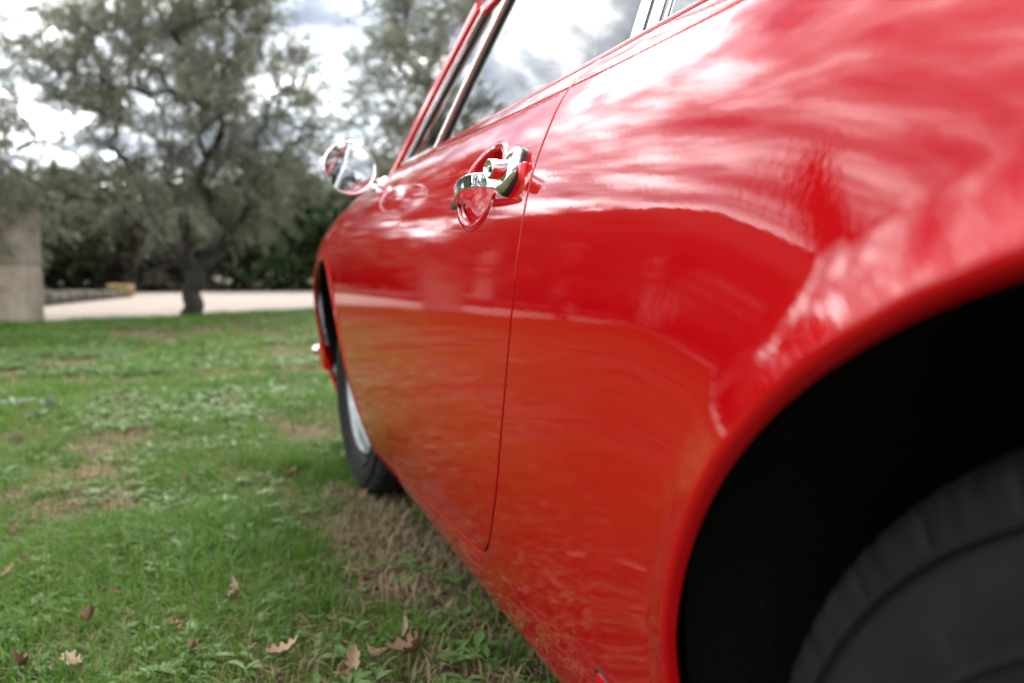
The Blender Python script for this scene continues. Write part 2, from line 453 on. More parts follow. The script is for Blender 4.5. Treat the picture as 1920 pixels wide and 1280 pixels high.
def pocket_r(y, z):
    c, s = math.cos(PK[4]), math.sin(PK[4]); a = (np.asarray(y)-PK[0]); b = (np.asarray(z)-PK[1])
    u = a*c+b*s; v = -a*s+b*c
    return np.hypot(u/PK[2], v/PK[3])
LIP = .006
GAP = .0028
def gap_at(z): return GAP + .0034*np.clip((.325-np.asarray(z))/.03, 0, 1)      # the sill edge is rolled more softly
def arch_sd(y, z, A): return np.hypot(np.asarray(y)-A[0], np.asarray(z)-A[1]) - A[2] - LIP
def sz_of(y, t): return base_surf(y, t)
def phi_common(y, t):
    q = base_surf(y, t); z = q[..., 1]; x = q[..., 0]
    a = np.minimum(arch_sd(y, z, RARCH), arch_sd(y, z, FARCH))
    # under the floor (inboard of .62) the arch cut stops
    a = np.where((t < 1.6), .1, a)
    return a, z
def phi_body(y, t):
    y = np.asarray(y, float); t = np.asarray(t, float)
    a, z = phi_common(y, t)
    dsd = -door_sd(y, z).reshape(z.shape) - gap_at(z); dsd = np.where(t > 3.0, dsd, .1)
    cab = np.maximum(np.maximum(-.30-y, y-2.10), (T_BELT-t)*.03)      # the cabin opening
    return np.minimum(np.minimum(a, dsd), cab)
def phi_door(y, t):
    y = np.asarray(y, float); t = np.asarray(t, float); z = base_surf(y, t)[..., 1]
    d = door_sd(y, z).reshape(z.shape) - GAP
    d = np.minimum(d, (pocket_r(y, z)-1.22)*PK[3]); d = np.minimum(d, (T_BELT-t)*.03)
    return np.where(t > 3.0, d, -.1)

car = empty('classic_car', (XC, 1.2, 0))
tag(car, 'glossy red classic coupe parked on the lawn, chrome door handle', 'car')
def cpart(name, V, F, mt, parent=None, N=None, smooth=True):
    """a part given in world coordinates, parented to the car (or to one of its parts)"""
    o = mk(name, V, F, mt, None, N, smooth); o.parent = parent or car
    o.matrix_parent_inverse = Matrix.Identity(4) if parent else Matrix.Translation((-XC, -1.2, 0)); return o
def cadd(o, parent=None):
    o.parent = parent or car; o.matrix_parent_inverse = Matrix.Translation((-XC, -1.2, 0)); return o

ys = np.unique(np.concatenate([np.arange(-1.08, -.4, .03), np.arange(-.4, 2.8, .0115), np.arange(2.8, 3.3, .02)]))
ts = np.unique(np.concatenate([np.arange(0, 3, .5), np.arange(3, 16, .115), np.arange(16, 19.01, .25)]))
Vb, Fb, Nb = clip_sheet(ys, ts, phi_body); Fb = fix_winding(Vb, Fb, Nb)
# rolled arch lips and door-aperture edges join the body panel
def edge_strip(y, t, ey, ez, rad, deep, back=None):
    """rows rolling over from the sheet at (y,t) in the side-view direction (ey,ez), then going in by 'deep'"""
    P = surf(y, t); n = surfn(y, t); rad = np.asarray(rad, float); rad = rad[:, None] if rad.ndim else rad
    e = np.stack([np.zeros_like(y), ey, ez], -1); e = e - n*np.sum(e*n, -1, keepdims=True); e /= np.linalg.norm(e, axis=-1, keepdims=True)
    rows = []; nrm = []
    for k in range(7):
        a = k/6*math.pi/2; rows.append(P + rad*math.sin(a)*e - rad*(1-math.cos(a))*n); nrm.append(n*math.cos(a)+e*math.sin(a))
    rows.append(rows[-1] - n*deep); nrm.append(e)
    if back is not None: rows.append(rows[-1] - e*back); nrm.append(e-n)
    V = np.concatenate(rows); N = np.concatenate(nrm); m = len(y); F = []
    for r in range(len(rows)-1):
        for i in range(m-1): F.append([r*m+i, r*m+i+1, (r+1)*m+i+1, (r+1)*m+i])
    return V, fix_winding(V, F, N), N
def arch_strip(A, a0, a1):
    an = np.linspace(R(a0), R(a1), 120); r = A[2]+LIP+.0004
    y = A[0]+r*np.cos(an); z = A[1]+r*np.sin(an); t = t_at(y, z)
    return edge_strip(y, t, -np.cos(an), -np.sin(an), LIP, .004, .02)
def door_normals(P):
    d = np.roll(P, -1, 0)-np.roll(P, 1, 0); d /= np.linalg.norm(d, axis=1, keepdims=True)+1e-9
    nrm = np.stack([d[:, 1], -d[:, 0]], 1); ctr = P.mean(0)
    return nrm*np.sign(np.sum(nrm*(P-ctr), 1, keepdims=True))
keep = DOOR[:, 1] < .895
DP = DOOR[keep]; DN = door_normals(DOOR)[keep]
def join(parts):
    V = []; F = []; N = []; k = 0
    for v, f, n in parts:
        V.append(np.asarray(v)); N.append(np.asarray(n)); F += [[i+k for i in q] for q in f]; k += len(v)
    return np.concatenate(V), F, np.concatenate(N)
def body_edges():
    q = DP + DN*(gap_at(DP[:, 1:])-.0003); t = np.minimum(t_at(q[:, 0], q[:, 1]), T_BELT)
    return edge_strip(q[:, 0], t, -DN[:, 0], -DN[:, 1], .0016+.0042*np.clip((.325-q[:, 1])/.03, 0, 1), .02)
def zend(A, sign):
    return math.degrees(math.asin(max(-1, min(1, (.182-A[1])/(A[2]+LIP)))))
parts = [(Vb, Fb, Nb), arch_strip(RARCH, zend(RARCH, 1), 180-zend(RARCH, 1)), arch_strip(FARCH, zend(FARCH, 1), 180-zend(FARCH, 1)), body_edges()]
L = join(parts); Rm = mirrored(*L)
V, F, N = join([L, Rm]); body = cpart('body', V, F, M['paint'], None, N)

Vd, Fd, Nd = clip_sheet(np.arange(.66, 2.06, .0105), np.arange(3.5, 15.2, .10), phi_door); Fd = fix_winding(Vd, Fd, Nd)
q = DP - DN*(GAP-.0003); tq = np.minimum(t_at(q[:, 0], q[:, 1]), T_BELT)
dstrip = edge_strip(q[:, 0], tq, DN[:, 0], DN[:, 1], .0014, .016)
# the finger pocket: an oval dish with a soft raised rim
def pocket():
    nr, na = 46, 96; rr_ = np.concatenate([np.linspace(1.24, 1.06, 8), np.linspace(1.045, .9, 16), np.linspace(.88, 0.02, 22)])
    an = np.linspace(0, 2*math.pi, na, endpoint=False); c, s = math.cos(PK[4]), math.sin(PK[4])
    def f(r, a):
        u = r*PK[2]*np.cos(a); v = r*PK[3]*np.sin(a); y = PK[0]+u*c-v*s; z = PK[1]+u*s+v*c
        t = t_at(y, z); P = surf(y, t); n = surfn(y, t)
        x = np.clip((1.22-r)/.20, 0, 1); rim = .0016*np.sin(math.pi*np.clip((1.22-r)/.26, 0, 1))**2
        k = np.clip((1.0-r)/.13, 0, 1); edge = k*k*(3-2*k)
        d = rim - edge*.010 - .021*np.clip(1-(r/.95)**2, 0, 1)**.8
        return P + n*d[..., None]
    Rg, Ag = np.meshgrid(rr_, an, indexing='ij'); P = f(Rg, Ag); e = 2e-3
    n = np.cross(f(Rg+e, Ag)-f(Rg-e, Ag), f(Rg, Ag+e)-f(Rg, Ag-e)); n /= np.linalg.norm(n, axis=-1, keepdims=True)+1e-12
    n *= np.where(n[..., :1] > 0, -1, 1) * np.ones_like(n)
    V = P.reshape(-1, 3); N = n.reshape(-1, 3); F = []
    for i in range(len(rr_)-1):
        for j in range(na): F.append([i*na+j, i*na+(j+1) % na, (i+1)*na+(j+1) % na, (i+1)*na+j])
    F.append([(len(rr_)-1)*na+j for j in range(na)])
    return V, fix_winding(V, F, N), N
pk = pocket()
V, F, N = join([(Vd, Fd, Nd), dstrip])
door = cpart('door', V, F, M['paint'], None, N); door['label'] = 'red driver door with dished finger pocket'
cpart('finger_pocket', *pk[:2], M['paint'], door, pk[2])
V2, F2, N2 = mirrored(*join([(Vd, Fd, Nd), dstrip, pk])); cpart('door', V2, F2, M['paint'], None, N2)

# black strip set shallow behind the panel gaps, standing in for their shade
def under_skin():
    parts = []
    for P2, N3 in ((DP, DN),):
        y0, z0 = (P2+N3*.02).T; y1, z1 = (P2-N3*.02).T
        a = surf(y0, np.minimum(t_at(y0, z0), T_BELT)); b = surf(y1, np.minimum(t_at(y1, z1), T_BELT)); n = surfn(P2[:, 0], np.minimum(t_at(P2[:, 0], P2[:, 1]), T_BELT))
        a = a-n*.0045; b = b-n*.0045; m = len(a)
        parts.append((np.concatenate([a, b]), [[i, i+1, m+i+1, m+i] for i in range(m-1)], np.concatenate([n, n])))
    return join(parts)
us = under_skin(); um = mirrored(*us); cpart('gap_shade_strip', us[0], us[1], M['black'], None, us[2]); cpart('gap_shade_strip', um[0], um[1], M['black'], None, um[2])

# ------------------------------------------------------------------ door handle
hd = cadd(empty('door_handle'))
def hpart(name, V, F, mt, smooth=True): return mk(name, V, F, mt, hd, None, smooth)
def hloc(o): return o
EC = np.array([.772, .753]); et = float(t_at(EC[0], EC[1])); ep = surf(EC[0], et); en = surfn(np.array([EC[0]]), np.array([et]))[0]
e_y = np.array([0, 1, 0.]) - en*en[1]; e_y /= np.linalg.norm(e_y); e_z = np.cross(e_y, en); e_z = e_z if e_z[2] > 0 else -e_z
def oval_plate(prof, ay, az, seg=56, centre=ep):
    """prof: (outward height, scale); an oval plate standing on the door skin"""
    V = []; F = []; m = len(prof)
    for k in range(seg):
        a = 2*math.pi*k/seg
        for h, s in prof: V.append(centre + en*h + e_y*ay*s*math.cos(a) + e_z*az*s*math.sin(a))
    for k in range(seg):
        k2 = (k+1) % seg
        for j in range(m-1): F.append((k*m+j, k2*m+j, k2*m+j+1, k*m+j+1))
    F.append([k*m+m-1 for k in range(seg)]); return V, F
hloc(hpart('gasket', *oval_plate([(-.004, 1.0), (.002, 1.02), (.0045, 1.0), (.005, .96), (.005, .5)], .0215, .0262), M['black']))
hloc(hpart('escutcheon', *oval_plate([(.003, .955), (.0065, .955), (.0095, .92), (.0115, .85), (.0122, .74), (.0118, .66), (.0095, .60), (.0088, .54), (.009, .3)], .0215, .0262), M['chrome']))
bc = ep + en*.008 + e_y*(-.004) + e_z*(-.003)
bd = np.array([-1, -.22, .06]); bd /= np.linalg.norm(bd)
bprof = [(0, .0115), (.002, .0115), (.0022, .0102), (.0215, .0098), (.0232, .0093), (.0238, .0085), (.0234, .0077), (.0222, .0066), (.0214, .004), (.0212, .0002)]
hloc(hpart('push_button', *lathe(bprof, 40, bd, bc), M['chrome']))
slot = Matrix.Translation(Vector(bc + bd*.0214)) @ Matrix((tuple(e_y)+(0,), tuple(e_z)+(0,), tuple(bd)+(0,), (0, 0, 0, 1))).transposed()
hloc(hpart('key_slot', *rbox((.0016, .0085, .001), 0, 1, slot), M['black']))
bar = spline([(.277, .768, .7425), (.264, .775, .7440), (.2525, .790, .7462), (.2455, .815, .7475), (.2460, .850, .7468), (.2520, .890, .7440), (.2605, .925, .7405), (.2700, .950, .7375), (.2790, .962, .7355)], 44)
wid = np.interp(np.linspace(0, 1, 44), [0, .12, .3, .7, 1], [.018, .0170, .0152, .0145, .0135])
V = []; F = []; prof0 = roundrect(1, .0062, .0026, 4); m_ = len(prof0)
for i in range(44):
    T = bar[min(i+1, 43)]-bar[max(i-1, 0)]; T /= np.linalg.norm(T); sz = np.array([0, 0, 1.]) ; sz = sz - T*sz@T; sz /= np.linalg.norm(sz); o_ = np.cross(sz, T)
    for a_, b_ in roundrect(wid[i], .0064, .0028, 4): V.append(bar[i] + sz*a_ + o_*b_ + o_*(-.0020*(1-(2*a_/wid[i])**2)))
for i in range(43):
    for k in range(m_): F.append((i*m_+k, i*m_+(k+1) % m_, (i+1)*m_+(k+1) % m_, (i+1)*m_+k))
F.append(tuple(range(m_))[::-1]); F.append(tuple(range(43*m_, 44*m_)))
hloc(hpart('pull_bar', V, F, M['chrome']))
ft = Vector((.2795, .968, .7345)); hloc(hpart('rubber_foot', *rbox((.020, .026, .014), .003, 2, Matrix.Translation(ft)), M['black']))
tb = surf(.744, float(t_at(.744, .750))); hloc(hpart('rubber_tab', *rbox((.008, .014, .020), .0035, 3, Matrix.Translation(Vector(tb))), M['red_plastic']))
for o in hd.children: auto_smooth(o, 40)

# ------------------------------------------------------------------ belt moulding, glasshouse
BY = np.linspace(-.28, 2.06, 110)
bp = surf(BY, np.full(BY.shape, T_BELT)); bn = surfn(BY, np.full(BY.shape, T_BELT))
inb = np.stack([np.ones(110), np.zeros(110), np.zeros(110)], -1)
mold = bp + np.array([.0085, 0, .0020])
mprof = [(.0072*math.cos(a), .0072*math.sin(a)) for a in np.linspace(0, 2*math.pi, 16, endpoint=False)]
Vm, Fm = sweep(mold, mprof, (0, 0, 1)); mo = cpart('belt_moulding', Vm, Fm, M['paint'])
Vm2 = np.array(Vm); Vm2[:, 0] = 2*XC-Vm2[:, 0]; cpart('belt_moulding', Vm2, [f[::-1] for f in Fm], M['paint'])
# shelf that closes the door top behind the moulding
a = bp + np.array([.012, 0, -.004]); b = a + np.array([.09, 0, -.01]); n_ = 110
VS = np.concatenate([a, b]); FS = [[i, i+1, n_+i+1, n_+i] for i in range(n_-1)]
mb = MB(); mb.add(VS, FS); VS2 = VS.copy(); VS2[:, 0] = 2*XC-VS2[:, 0]; mb.add(VS2, [f[::-1] for f in FS]); cadd(mb.build('door_top_trim', M['black']))
def glass_x(y, z):
    """plane of the side glass (left), leaning in"""
    return .4265 + .335*(z-.893) + .10*(z-.893)**2
TOPZ = 1.20
def apil(z): return 2.035 - 1.16*(z-.90)         # y of the A-pillar line at height z
def cpil(z): return .02 + .95*(z-.90)            # rear edge of the quarter window
def pane(name, yl, yr, z0, z1, nu=14, nv=10, off=0.0):
    V = []; F = []
    for j in range(nv+1):
        z = z0+(z1-z0)*j/nv
        for i in range(nu+1):
            y = yl(z)+(yr(z)-yl(z))*i/nu; V.append((glass_x(y, z)+off, y, z))
    for j in range(nv):
        for i in range(nu): a = j*(nu+1)+i; F.append((a, a+nu+1, a+nu+2, a+1))
    for sgn in (0, 1):
        W = [((2*XC-x) if sgn else x, y, z) for x, y, z in V]; cpart(name, W, F if not sgn else [f[::-1] for f in F], M['glass'])
vent = lambda z: 1.640 - .70*(z-.905)
bpost = lambda z: .790 + .02*(z-.9)
pane('door_window', lambda z: bpost(z)+.02, lambda z: vent(z)-.012, .88, TOPZ)
pane('vent_window', lambda z: vent(z)+.012, lambda z: apil(z)-.035, .89, TOPZ, off=.004)
pane('quarter_window', lambda z: max(cpil(z)+.02, .05), lambda z: bpost(z)-.03, .89, TOPZ, off=.003)
def strip(name, yf, z0, z1, w_, d_, mt, off=0.0, nz=14, both=True):
    zz = np.linspace(z0, z1, nz); P = np.array([(glass_x(yf(z), z)+off, yf(z), z) for z in zz])
    for sgn in ((0, 1) if both else (0,)):
        Q = P.copy(); 
        if sgn: Q[:, 0] = 2*XC-Q[:, 0]
        V, F = sweep(Q, roundrect(w_, d_, min(w_, d_)*.3, 3), (0, 1, 0)); o = cpart(name, V, F, mt); auto_smooth(o, 50)
strip('vent_frame', vent, .885, TOPZ+.02, .017, .016, M['chrome'], -.004)
strip('window_seal', lambda z: vent(z)-.0145, .885, TOPZ+.02, .013, .010, M['black'], .0)
strip('vent_frame', lambda z: vent(z)+.045-.0*(z), .893, TOPZ+.02, .009, .010, M['chrome'], .004)
strip('vent_frame', lambda z: apil(z)-.038, .893, TOPZ+.02, .012, .014, M['chrome'], -.001)
strip('window_seal', lambda z: apil(z)-.052, .893, TOPZ+.02, .014, .008, M['black'], .004)
strip('window_seal', lambda z: vent(z)+.060, .893, TOPZ+.02, .014, .008, M['black'], .006)
strip('quarter_frame', bpost, .885, TOPZ+.02, .020, .014, M['chrome'], -.002)
strip('window_seal', lambda z: bpost(z)-.016, .885, TOPZ+.02, .012, .009, M['black'], .001)
strip('quarter_frame', lambda z: bpost(z)-.030, .885, TOPZ+.02, .012, .014, M['chrome'], -.001)
strip('quarter_frame', lambda z: cpil(z)+.02, .885, TOPZ+.02, .014, .014, M['chrome'], -.001)
# little foot of the vent window frame
for sgn in (0, 1):
    x = glass_x(0, .905)-.004; x = 2*XC-x if sgn else x
    V, F = sweep([(x, 1.63, .903), (x, 1.80, .905), (x, 1.985, .908)], roundrect(.014, .012, .004, 3), (0, 0, 1)); auto_smooth(cpart('vent_frame', V, F, M['chrome']), 50)
# A-pillars
for sgn in (0, 1):
    P = []
    for z in np.linspace(.868, 1.205, 16): P.append((glass_x(0, z)+.006, apil(z)+.012, z))
    P = np.array(P)
    if sgn: P[:, 0] = 2*XC-P[:, 0]
    V, F = sweep(P, roundrect(.052, .046, .014, 4), (0, 1, .3)); auto_smooth(cpart('windscreen_pillar', V, F, M['paint']), 50)
# roof, built as one sheet with the rear pillars
def roof_sheet():
    V = []; F = []; yy = np.linspace(-.32, 1.72, 60); k = 25
    for y in yy:
        zt = 1.325 - .10*max(0, (y-1.05)/.65)**2.2 - (.43*max(0, (.55-y)/.85)**1.75)
        zs = min(TOPZ+.02, zt-.015) - .02*max(0, (y-1.2)/.5)**2
        xs = glass_x(y, max(zs, .9)) - .012
        for i in range(k):
            u = i/(k-1); x = xs + (2*XC-2*xs)*u; q = abs(2*u-1); V.append((x, y, zt - (zt-zs)*q**3.2))
    for j in range(len(yy)-1):
        for i in range(k-1): a = j*k+i; F.append((a, a+k, a+k+1, a+1))
    return V, F
V, F = roof_sheet(); roof = cpart('roof', V, [f[::-1] for f in F], M['paint'])
mod = roof.modifiers.new('thickness', 'SOLIDIFY'); mod.thickness = .03; mod.offset = -1
# rear pillar panel (triangle behind the quarter window)
for sgn in (0, 1):
    V = []; F = []
    for j in range(13):
        z = .885+(TOPZ+.02-.885)*j/12; y1 = max(cpil(z)+.02, .05); y0 = -.31+max(0, (z-.90))*1.02
        for i in range(7):
            y = y0+(y1-y0)*i/6; x = glass_x(y, z)-.002; V.append((2*XC-x if sgn else x, y, z))
    for j in range(12):
        for i in range(6): a = j*7+i; F.append((a, a+7, a+8, a+1))
    cpart('rear_pillar', V, F if not sgn else [f[::-1] for f in F], M['paint'])
# windscreen and rear window
def screen(name, y0, y1, bow, z0, z1):
    V = []; F = []; nu = 20; nv = 10
    for j in range(nv+1):
        z = z0+(z1-z0)*j/nv; y = y0+(y1-y0)*j/nv; xs = glass_x(0, z)+.012
        for i in range(nu+1):
            u = i/nu; q = 2*u-1; V.append((xs+(2*XC-2*xs)*u, y+bow*(1-q*q), z + .045*(j/nv)*(1-q*q)))
    for j in range(nv):
        for i in range(nu): a = j*(nu+1)+i; F.append((a, a+1, a+nu+2, a+nu+1))
    cpart(name, V, F, M['glass'])
screen('windscreen', apil(.90)+.005, apil(1.215)+.005, .16, .90, 1.215)
# cabin inside: tub, seats, dashboard, wheel
V, F = rbox((1.14, 2.30, .02), 0, 1, Matrix.Translation((XC, .95, .30))); cpart('cabin_floor', V, F, M['leather'], smooth=False)
for sx in (-.36, .36):
    st = empty('seat', (sx, -.12, 0), car)
    mk('cushion', *rbox((.48, .50, .16), .05, 3, Matrix.Translation((0, .18, .44))), M['leather'], st)
    mk('backrest', *rbox((.48, .14, .58), .06, 3, Matrix.Translation((0, -.10, .76)) @ Matrix.Rotation(R(14), 4, 'X')), M['leather'], st)
V, F = rbox((1.20, .26, .18), .05, 3, Matrix.Translation((XC, 1.86, .86))); cpart('dashboard', V, F, M['leather'])
V, F = [], []
ring = [(XC-.36+.19*math.cos(a), 1.60+.06*math.sin(a), .90+.18*math.sin(a)) for a in np.linspace(0, 2*math.pi, 40)]
mb = MB(); mb.add(*tube(ring, .012, 8)); mb.add(*tube([(XC-.54, 1.6, .9), (XC-.36, 1.62, .88), (XC-.18, 1.6, .9)], .008, 6)); mb.add(*tube([(XC-.36, 1.62, .88), (XC-.36, 1.84, .80)], .02, 8)); cadd(mb.build('steering_wheel', M['black']))
V, F = rbox((1.2, .05, .55), .02, 2, Matrix.Translation((XC, -.10, .70)) @ Matrix.Rotation(R(10), 4, 'X')); cpart('rear_bulkhead', V, F, M['leather'])

# ------------------------------------------------------------------ mirror on the door
mr = cadd(empty('wing_mirror'))
MC = np.array((.2665, 1.80, .8715)); mn = Vector((.05, -1, .03)).normalized()
def mpart(name, V, F, mt):
    o = mk(name, V, F, mt, mr); return o
R_ = .0575
mpart('mirror_shell', *lathe([(-.002, R_), (.003, R_*1.0), (-.010, R_*1.02), (-.022, R_*.93), (-.034, R_*.70), (-.041, R_*.4), (-.043, .001)], 56, mn, MC), M['chrome'])
mpart('mirror_rim', *lathe([(-.001, R_*.93), (.004, R_*.945), (.0055, R_*.975), (.004, R_*1.01), (-.003, R_*1.02)], 56, mn, MC), M['chrome'])
mpart('mirror_face', *lathe([(.0005, R_*.95), (.0012, R_*.5), (.0014, .0005)], 56, mn, MC), M['mirror'])
bt = float(t_at(1.885, .846)); b0 = surf(1.885, bt); bnrm = surfn(np.array([1.885]), np.array([bt]))[0]
mpart('stalk', *tube(spline([b0+bnrm*.004, b0+bnrm*.022+np.array([-.004, -.02, .0]), MC+np.array([.045, .035, -.030]), MC+np.array([.028, .028, -.016])], 14), [.0085]*4+[.0075]*10, 10), M['chrome'])
mpart('stalk_foot', *lathe([(-.003, .024), (.003, .023), (.007, .017), (.010, .009), (.012, .001)], 28, tuple(bnrm), tuple(b0)), M['chrome'])

# ------------------------------------------------------------------ wheels
WM = {}
def wheel(loc, steer=0, left=True):
    wr = empty('wheel', (loc[0]-XC, loc[1]-1.2, loc[2])); wr.parent = car; wr.rotation_euler = (0, 0, steer + (0 if left else math.pi))
    tp = [(.052, .196), (.060, .203), (.068, .213), (.0735, .224), (.0735, .2285), (.0795, .2297), (.0800, .2335), (.0765, .236), (.0805, .249), (.0805, .262), (.0755, .2755), (.0810, .2775), (.0795, .281), (.0740, .282),
          (.0715, .2975), (.0695, .3015), (.066, .3055), (.058, .3090), (.0495, .3110), (.048, .3045), (.042, .3045), (.0405, .3122), (.022, .3135), (.0205, .3065), (.0145, .3065), (.013, .3138), (-.013, .3138), (-.0145, .3065), (-.0205, .3065), (-.022, .3135), (-.0405, .3122), (-.042, .3045),
          (-.048, .3045), (-.0495, .3110), (-.058, .3090), (-.0695, .3015), (-.0785, .2755), (-.081, .247), (-.0735, .224), (-.060, .203), (-.052, .196)]
    def tread(k, j, a, r):
        if 14 <= j <= 18 and (k % 5 == 0 or (k//5) % 4 == 1 and k % 5 == 1): r -= (.0052 if j > 14 else .002)*(.5+.9*((k*7) % 5)/5); a -= .003*((k//5) % 3)/2
        if j in (21, 22, 25) and k % 6 == 0: r -= .003
        return a, r
    if 'tyre' not in WM:
        o = mk('tyre', *lathe(tp, 480, (-1, 0, 0), (0, 0, 0), tread), M['tyre'], wr); auto_smooth(o, 30); WM['tyre'] = o.data
    else: link(bpy.data.objects.new('tyre', WM['tyre']), wr)
    rp = [(-.06, .199), (.055, .199), (.0625, .2015), (.065, .198), (.0625, .193), (.050, .188), (.030, .182), (.018, .170), (.012, .150), (.020, .135), (.026, .128)]
    auto_smooth(mk('rim', *lathe(rp, 72, (-1, 0, 0)), M['rim'], wr), 50)
    hp = [(.020, .136), (.030, .133), (.040, .120), (.047, .095), (.051, .06), (.0525, .02), (.0527, .0005)]
    mk('hubcap', *lathe(hp, 60, (-1, 0, 0)), M['chrome'], wr)
    return wr
m, t, p = simple('steel_rim', (.17, .18, .18), .28, .9); M['rim'] = m
wheel((.381, RW[0], RW[1]-.004)); wheel((.425, FW[0], FW[1]-.004), R(3.5)); wheel((2*XC-.392, RW[0], RW[1]-.004), 0, False); wheel((2*XC-.425, FW[0], FW[1]-.004), R(3.5), False)
# wheel wells
for A in (RARCH, FARCH):
    for sgn in (0, 1):
        V = []; F = []; na = 40
        an_ = np.radians(np.linspace(-22, 202, na+1)); r = A[2]+.022; wy_ = A[0]+r*np.cos(an_); wz_ = A[1]+r*np.sin(an_)
        x0_ = surf(wy_, t_at(wy_, np.maximum(wz_, .19)))[:, 0]+.022
        for j in range(3):
            for i in range(na+1): V.append((x0_[i] if j == 0 else (.45, .45, .66)[j], wy_[i], wz_[i]))
        for j in range(2):
            for i in range(na): a = j*(na+1)+i; F.append((a, a+1, a+na+2, a+na+1))
        F.append([2*(na+1)+i for i in range(na+1)])
        if sgn: V = [(2*XC-x, y, z) for x, y, z in V]
        cpart('wheel_well', V, F, M['under'])
V, F = rbox((1.0, 3.2, .02), 0, 1, Matrix.Translation((XC, 1.15, .162))); cpart('underside', V, F, M['under'], smooth=False)
# front bumper end with its chrome tip and red lower apron, number of small things at the nose
for sgn in (0, 1):
    fx = (lambda x: 2*XC-x) if sgn else (lambda x: x)
    P = spline([(.318, 2.70, .352), (.322, 2.86, .352), (.40, 3.08, .355), (.64, 3.26, .357), (XC, 3.33, .358)], 24); P[:, 0] = [fx(x) for x in P[:, 0]]
    V, F = sweep(P, roundrect(.085, .035, .015, 4), (0, 0, 1)); auto_smooth(cpart('bumper', V, F, M['paint']), 50)
    bo = np.array([fx(.306), 2.93, .358]); ax = np.array([-1 if not sgn else 1, -.15, 0.05])
    cpart('bumper_bolt', *lathe([(-.03, .018), (.0, .018), (.010, .016), (.017, .010), (.020, .0005)], 24, tuple(ax), tuple(bo)), M['chrome'])
    hx = fx(.50); cpart('headlamp', *lathe([(-.004, .095), (0, .095), (.012, .09), (.03, .06), (.038, .001)], 40, (0, 1, .12), (hx, 2.965, .60)), M['headlamp'])
    cpart('headlamp_ring', *lathe([(-.004, .107), (.0, .107), (.008, .101), (.004, .094)], 40, (0, 1, .12), (hx, 2.965, .60)), M['chrome'])
# jacking-point plug low on the quarter panel
jt = float(t_at(.60, .290)); jp = surf(.60, jt); jn = surfn(np.array([.60]), np.array([jt]))[0]
cpart('jack_plug', *lathe([(-.004, .0175), (.001, .017), (.003, .0145), (.0035, .010), (.003, .0005)], 30, tuple(jn), tuple(jp)), M['paint'])
cpart('plug_ring', *lathe([(-.002, .0205), (.0008, .020), (.0006, .0172), (-.002, .017)], 30, tuple(jn), tuple(jp)), M['black'])

# ------------------------------------------------------------------ materials of plants
def leaf_mat(name, lo, hi, under, rough=.5, trans=.25):
    m, t, p = mat(name)
    at = nd(t, 'ShaderNodeAttribute'); at.attribute_name = 'tint'
    top = ramp(t, at.outputs['Fac'], [(0, lo), (1, hi)])
    geo = nd(t, 'ShaderNodeNewGeometry'); mixc = nd(t, 'ShaderNodeMix', data_type='RGBA')
    t.links.new(geo.outputs['Backfacing'], mixc.inputs[0]); t.links.new(top, mixc.inputs[6]); mixc.inputs[7].default_value = (*under, 1)
    t.links.new(mixc.outputs[2], p.inputs['Base Color']); p.inputs['Roughness'].default_value = rough; p.inputs['Specular IOR Level'].default_value = .3
    tr = nd(t, 'ShaderNodeBsdfTranslucent'); t.links.new(top, tr.inputs[0]); mx = nd(t, 'ShaderNodeMixShader'); mx.inputs[0].default_value = trans
    t.links.new(p.outputs[0], mx.inputs[1]); t.links.new(tr.outputs[0], mx.inputs[2]); t.links.new(mx.outputs[0], t.nodes['Material Output'].inputs[0])
    return m
M['olive'] = leaf_mat('olive_leaves', (0.0851, 0.0925, 0.0555), (0.1924, 0.1998, 0.1258), (0.2590, 0.2664, 0.2072), .45, .40)
M['oak'] = leaf_mat('evergreen_leaves', (0.0333, 0.0459, 0.0207), (0.0777, 0.0962, 0.0429), (0.0962, 0.1110, 0.0666), .45, .28)
M['hedge'] = leaf_mat('hedge_leaves', (0.0154, 0.0350, 0.0098), (0.0420, 0.0805, 0.0182), (0.0420, 0.0700, 0.0280), .4, .2)
M['shrub'] = leaf_mat('grey_shrub_leaves', (0.0595, 0.0560, 0.0385), (0.1330, 0.1155, 0.0805), (0.1400, 0.1260, 0.0980), .6, .2)
M['grass'] = leaf_mat('grass_blades', (0.0280, 0.1155, 0.0084), (0.1505, 0.2450, 0.0245), (0.0910, 0.1890, 0.0210), .5, .42)
M['dry'] = leaf_mat('dry_grass', (0.1680, 0.1155, 0.0595), (0.3500, 0.2660, 0.1470), (0.2520, 0.1890, 0.1050), .7, .2)
M['weed'] = leaf_mat('weed_leaves', (0.0385, 0.1190, 0.0126), (0.1295, 0.2240, 0.0385), (0.1050, 0.1820, 0.0455), .45, .3)
M['silver'] = leaf_mat('silvery_leaves', (0.1190, 0.1540, 0.1050), (0.2940, 0.3220, 0.2660), (0.2800, 0.3080, 0.2520), .6, .2)
m, t, p = simple('bark', (.06, .05, .04), .9)
t.links.new(ramp(t, noise(t, 12, 8, .7), [(.3, (.007, .006, .005)), (.55, (.022, .018, .015)), (.75, (.055, .046, .038))]), p.inputs['Base Color']); bump(t, p, noise(t, 30, 6, .7), .9, .03); M['bark'] = m

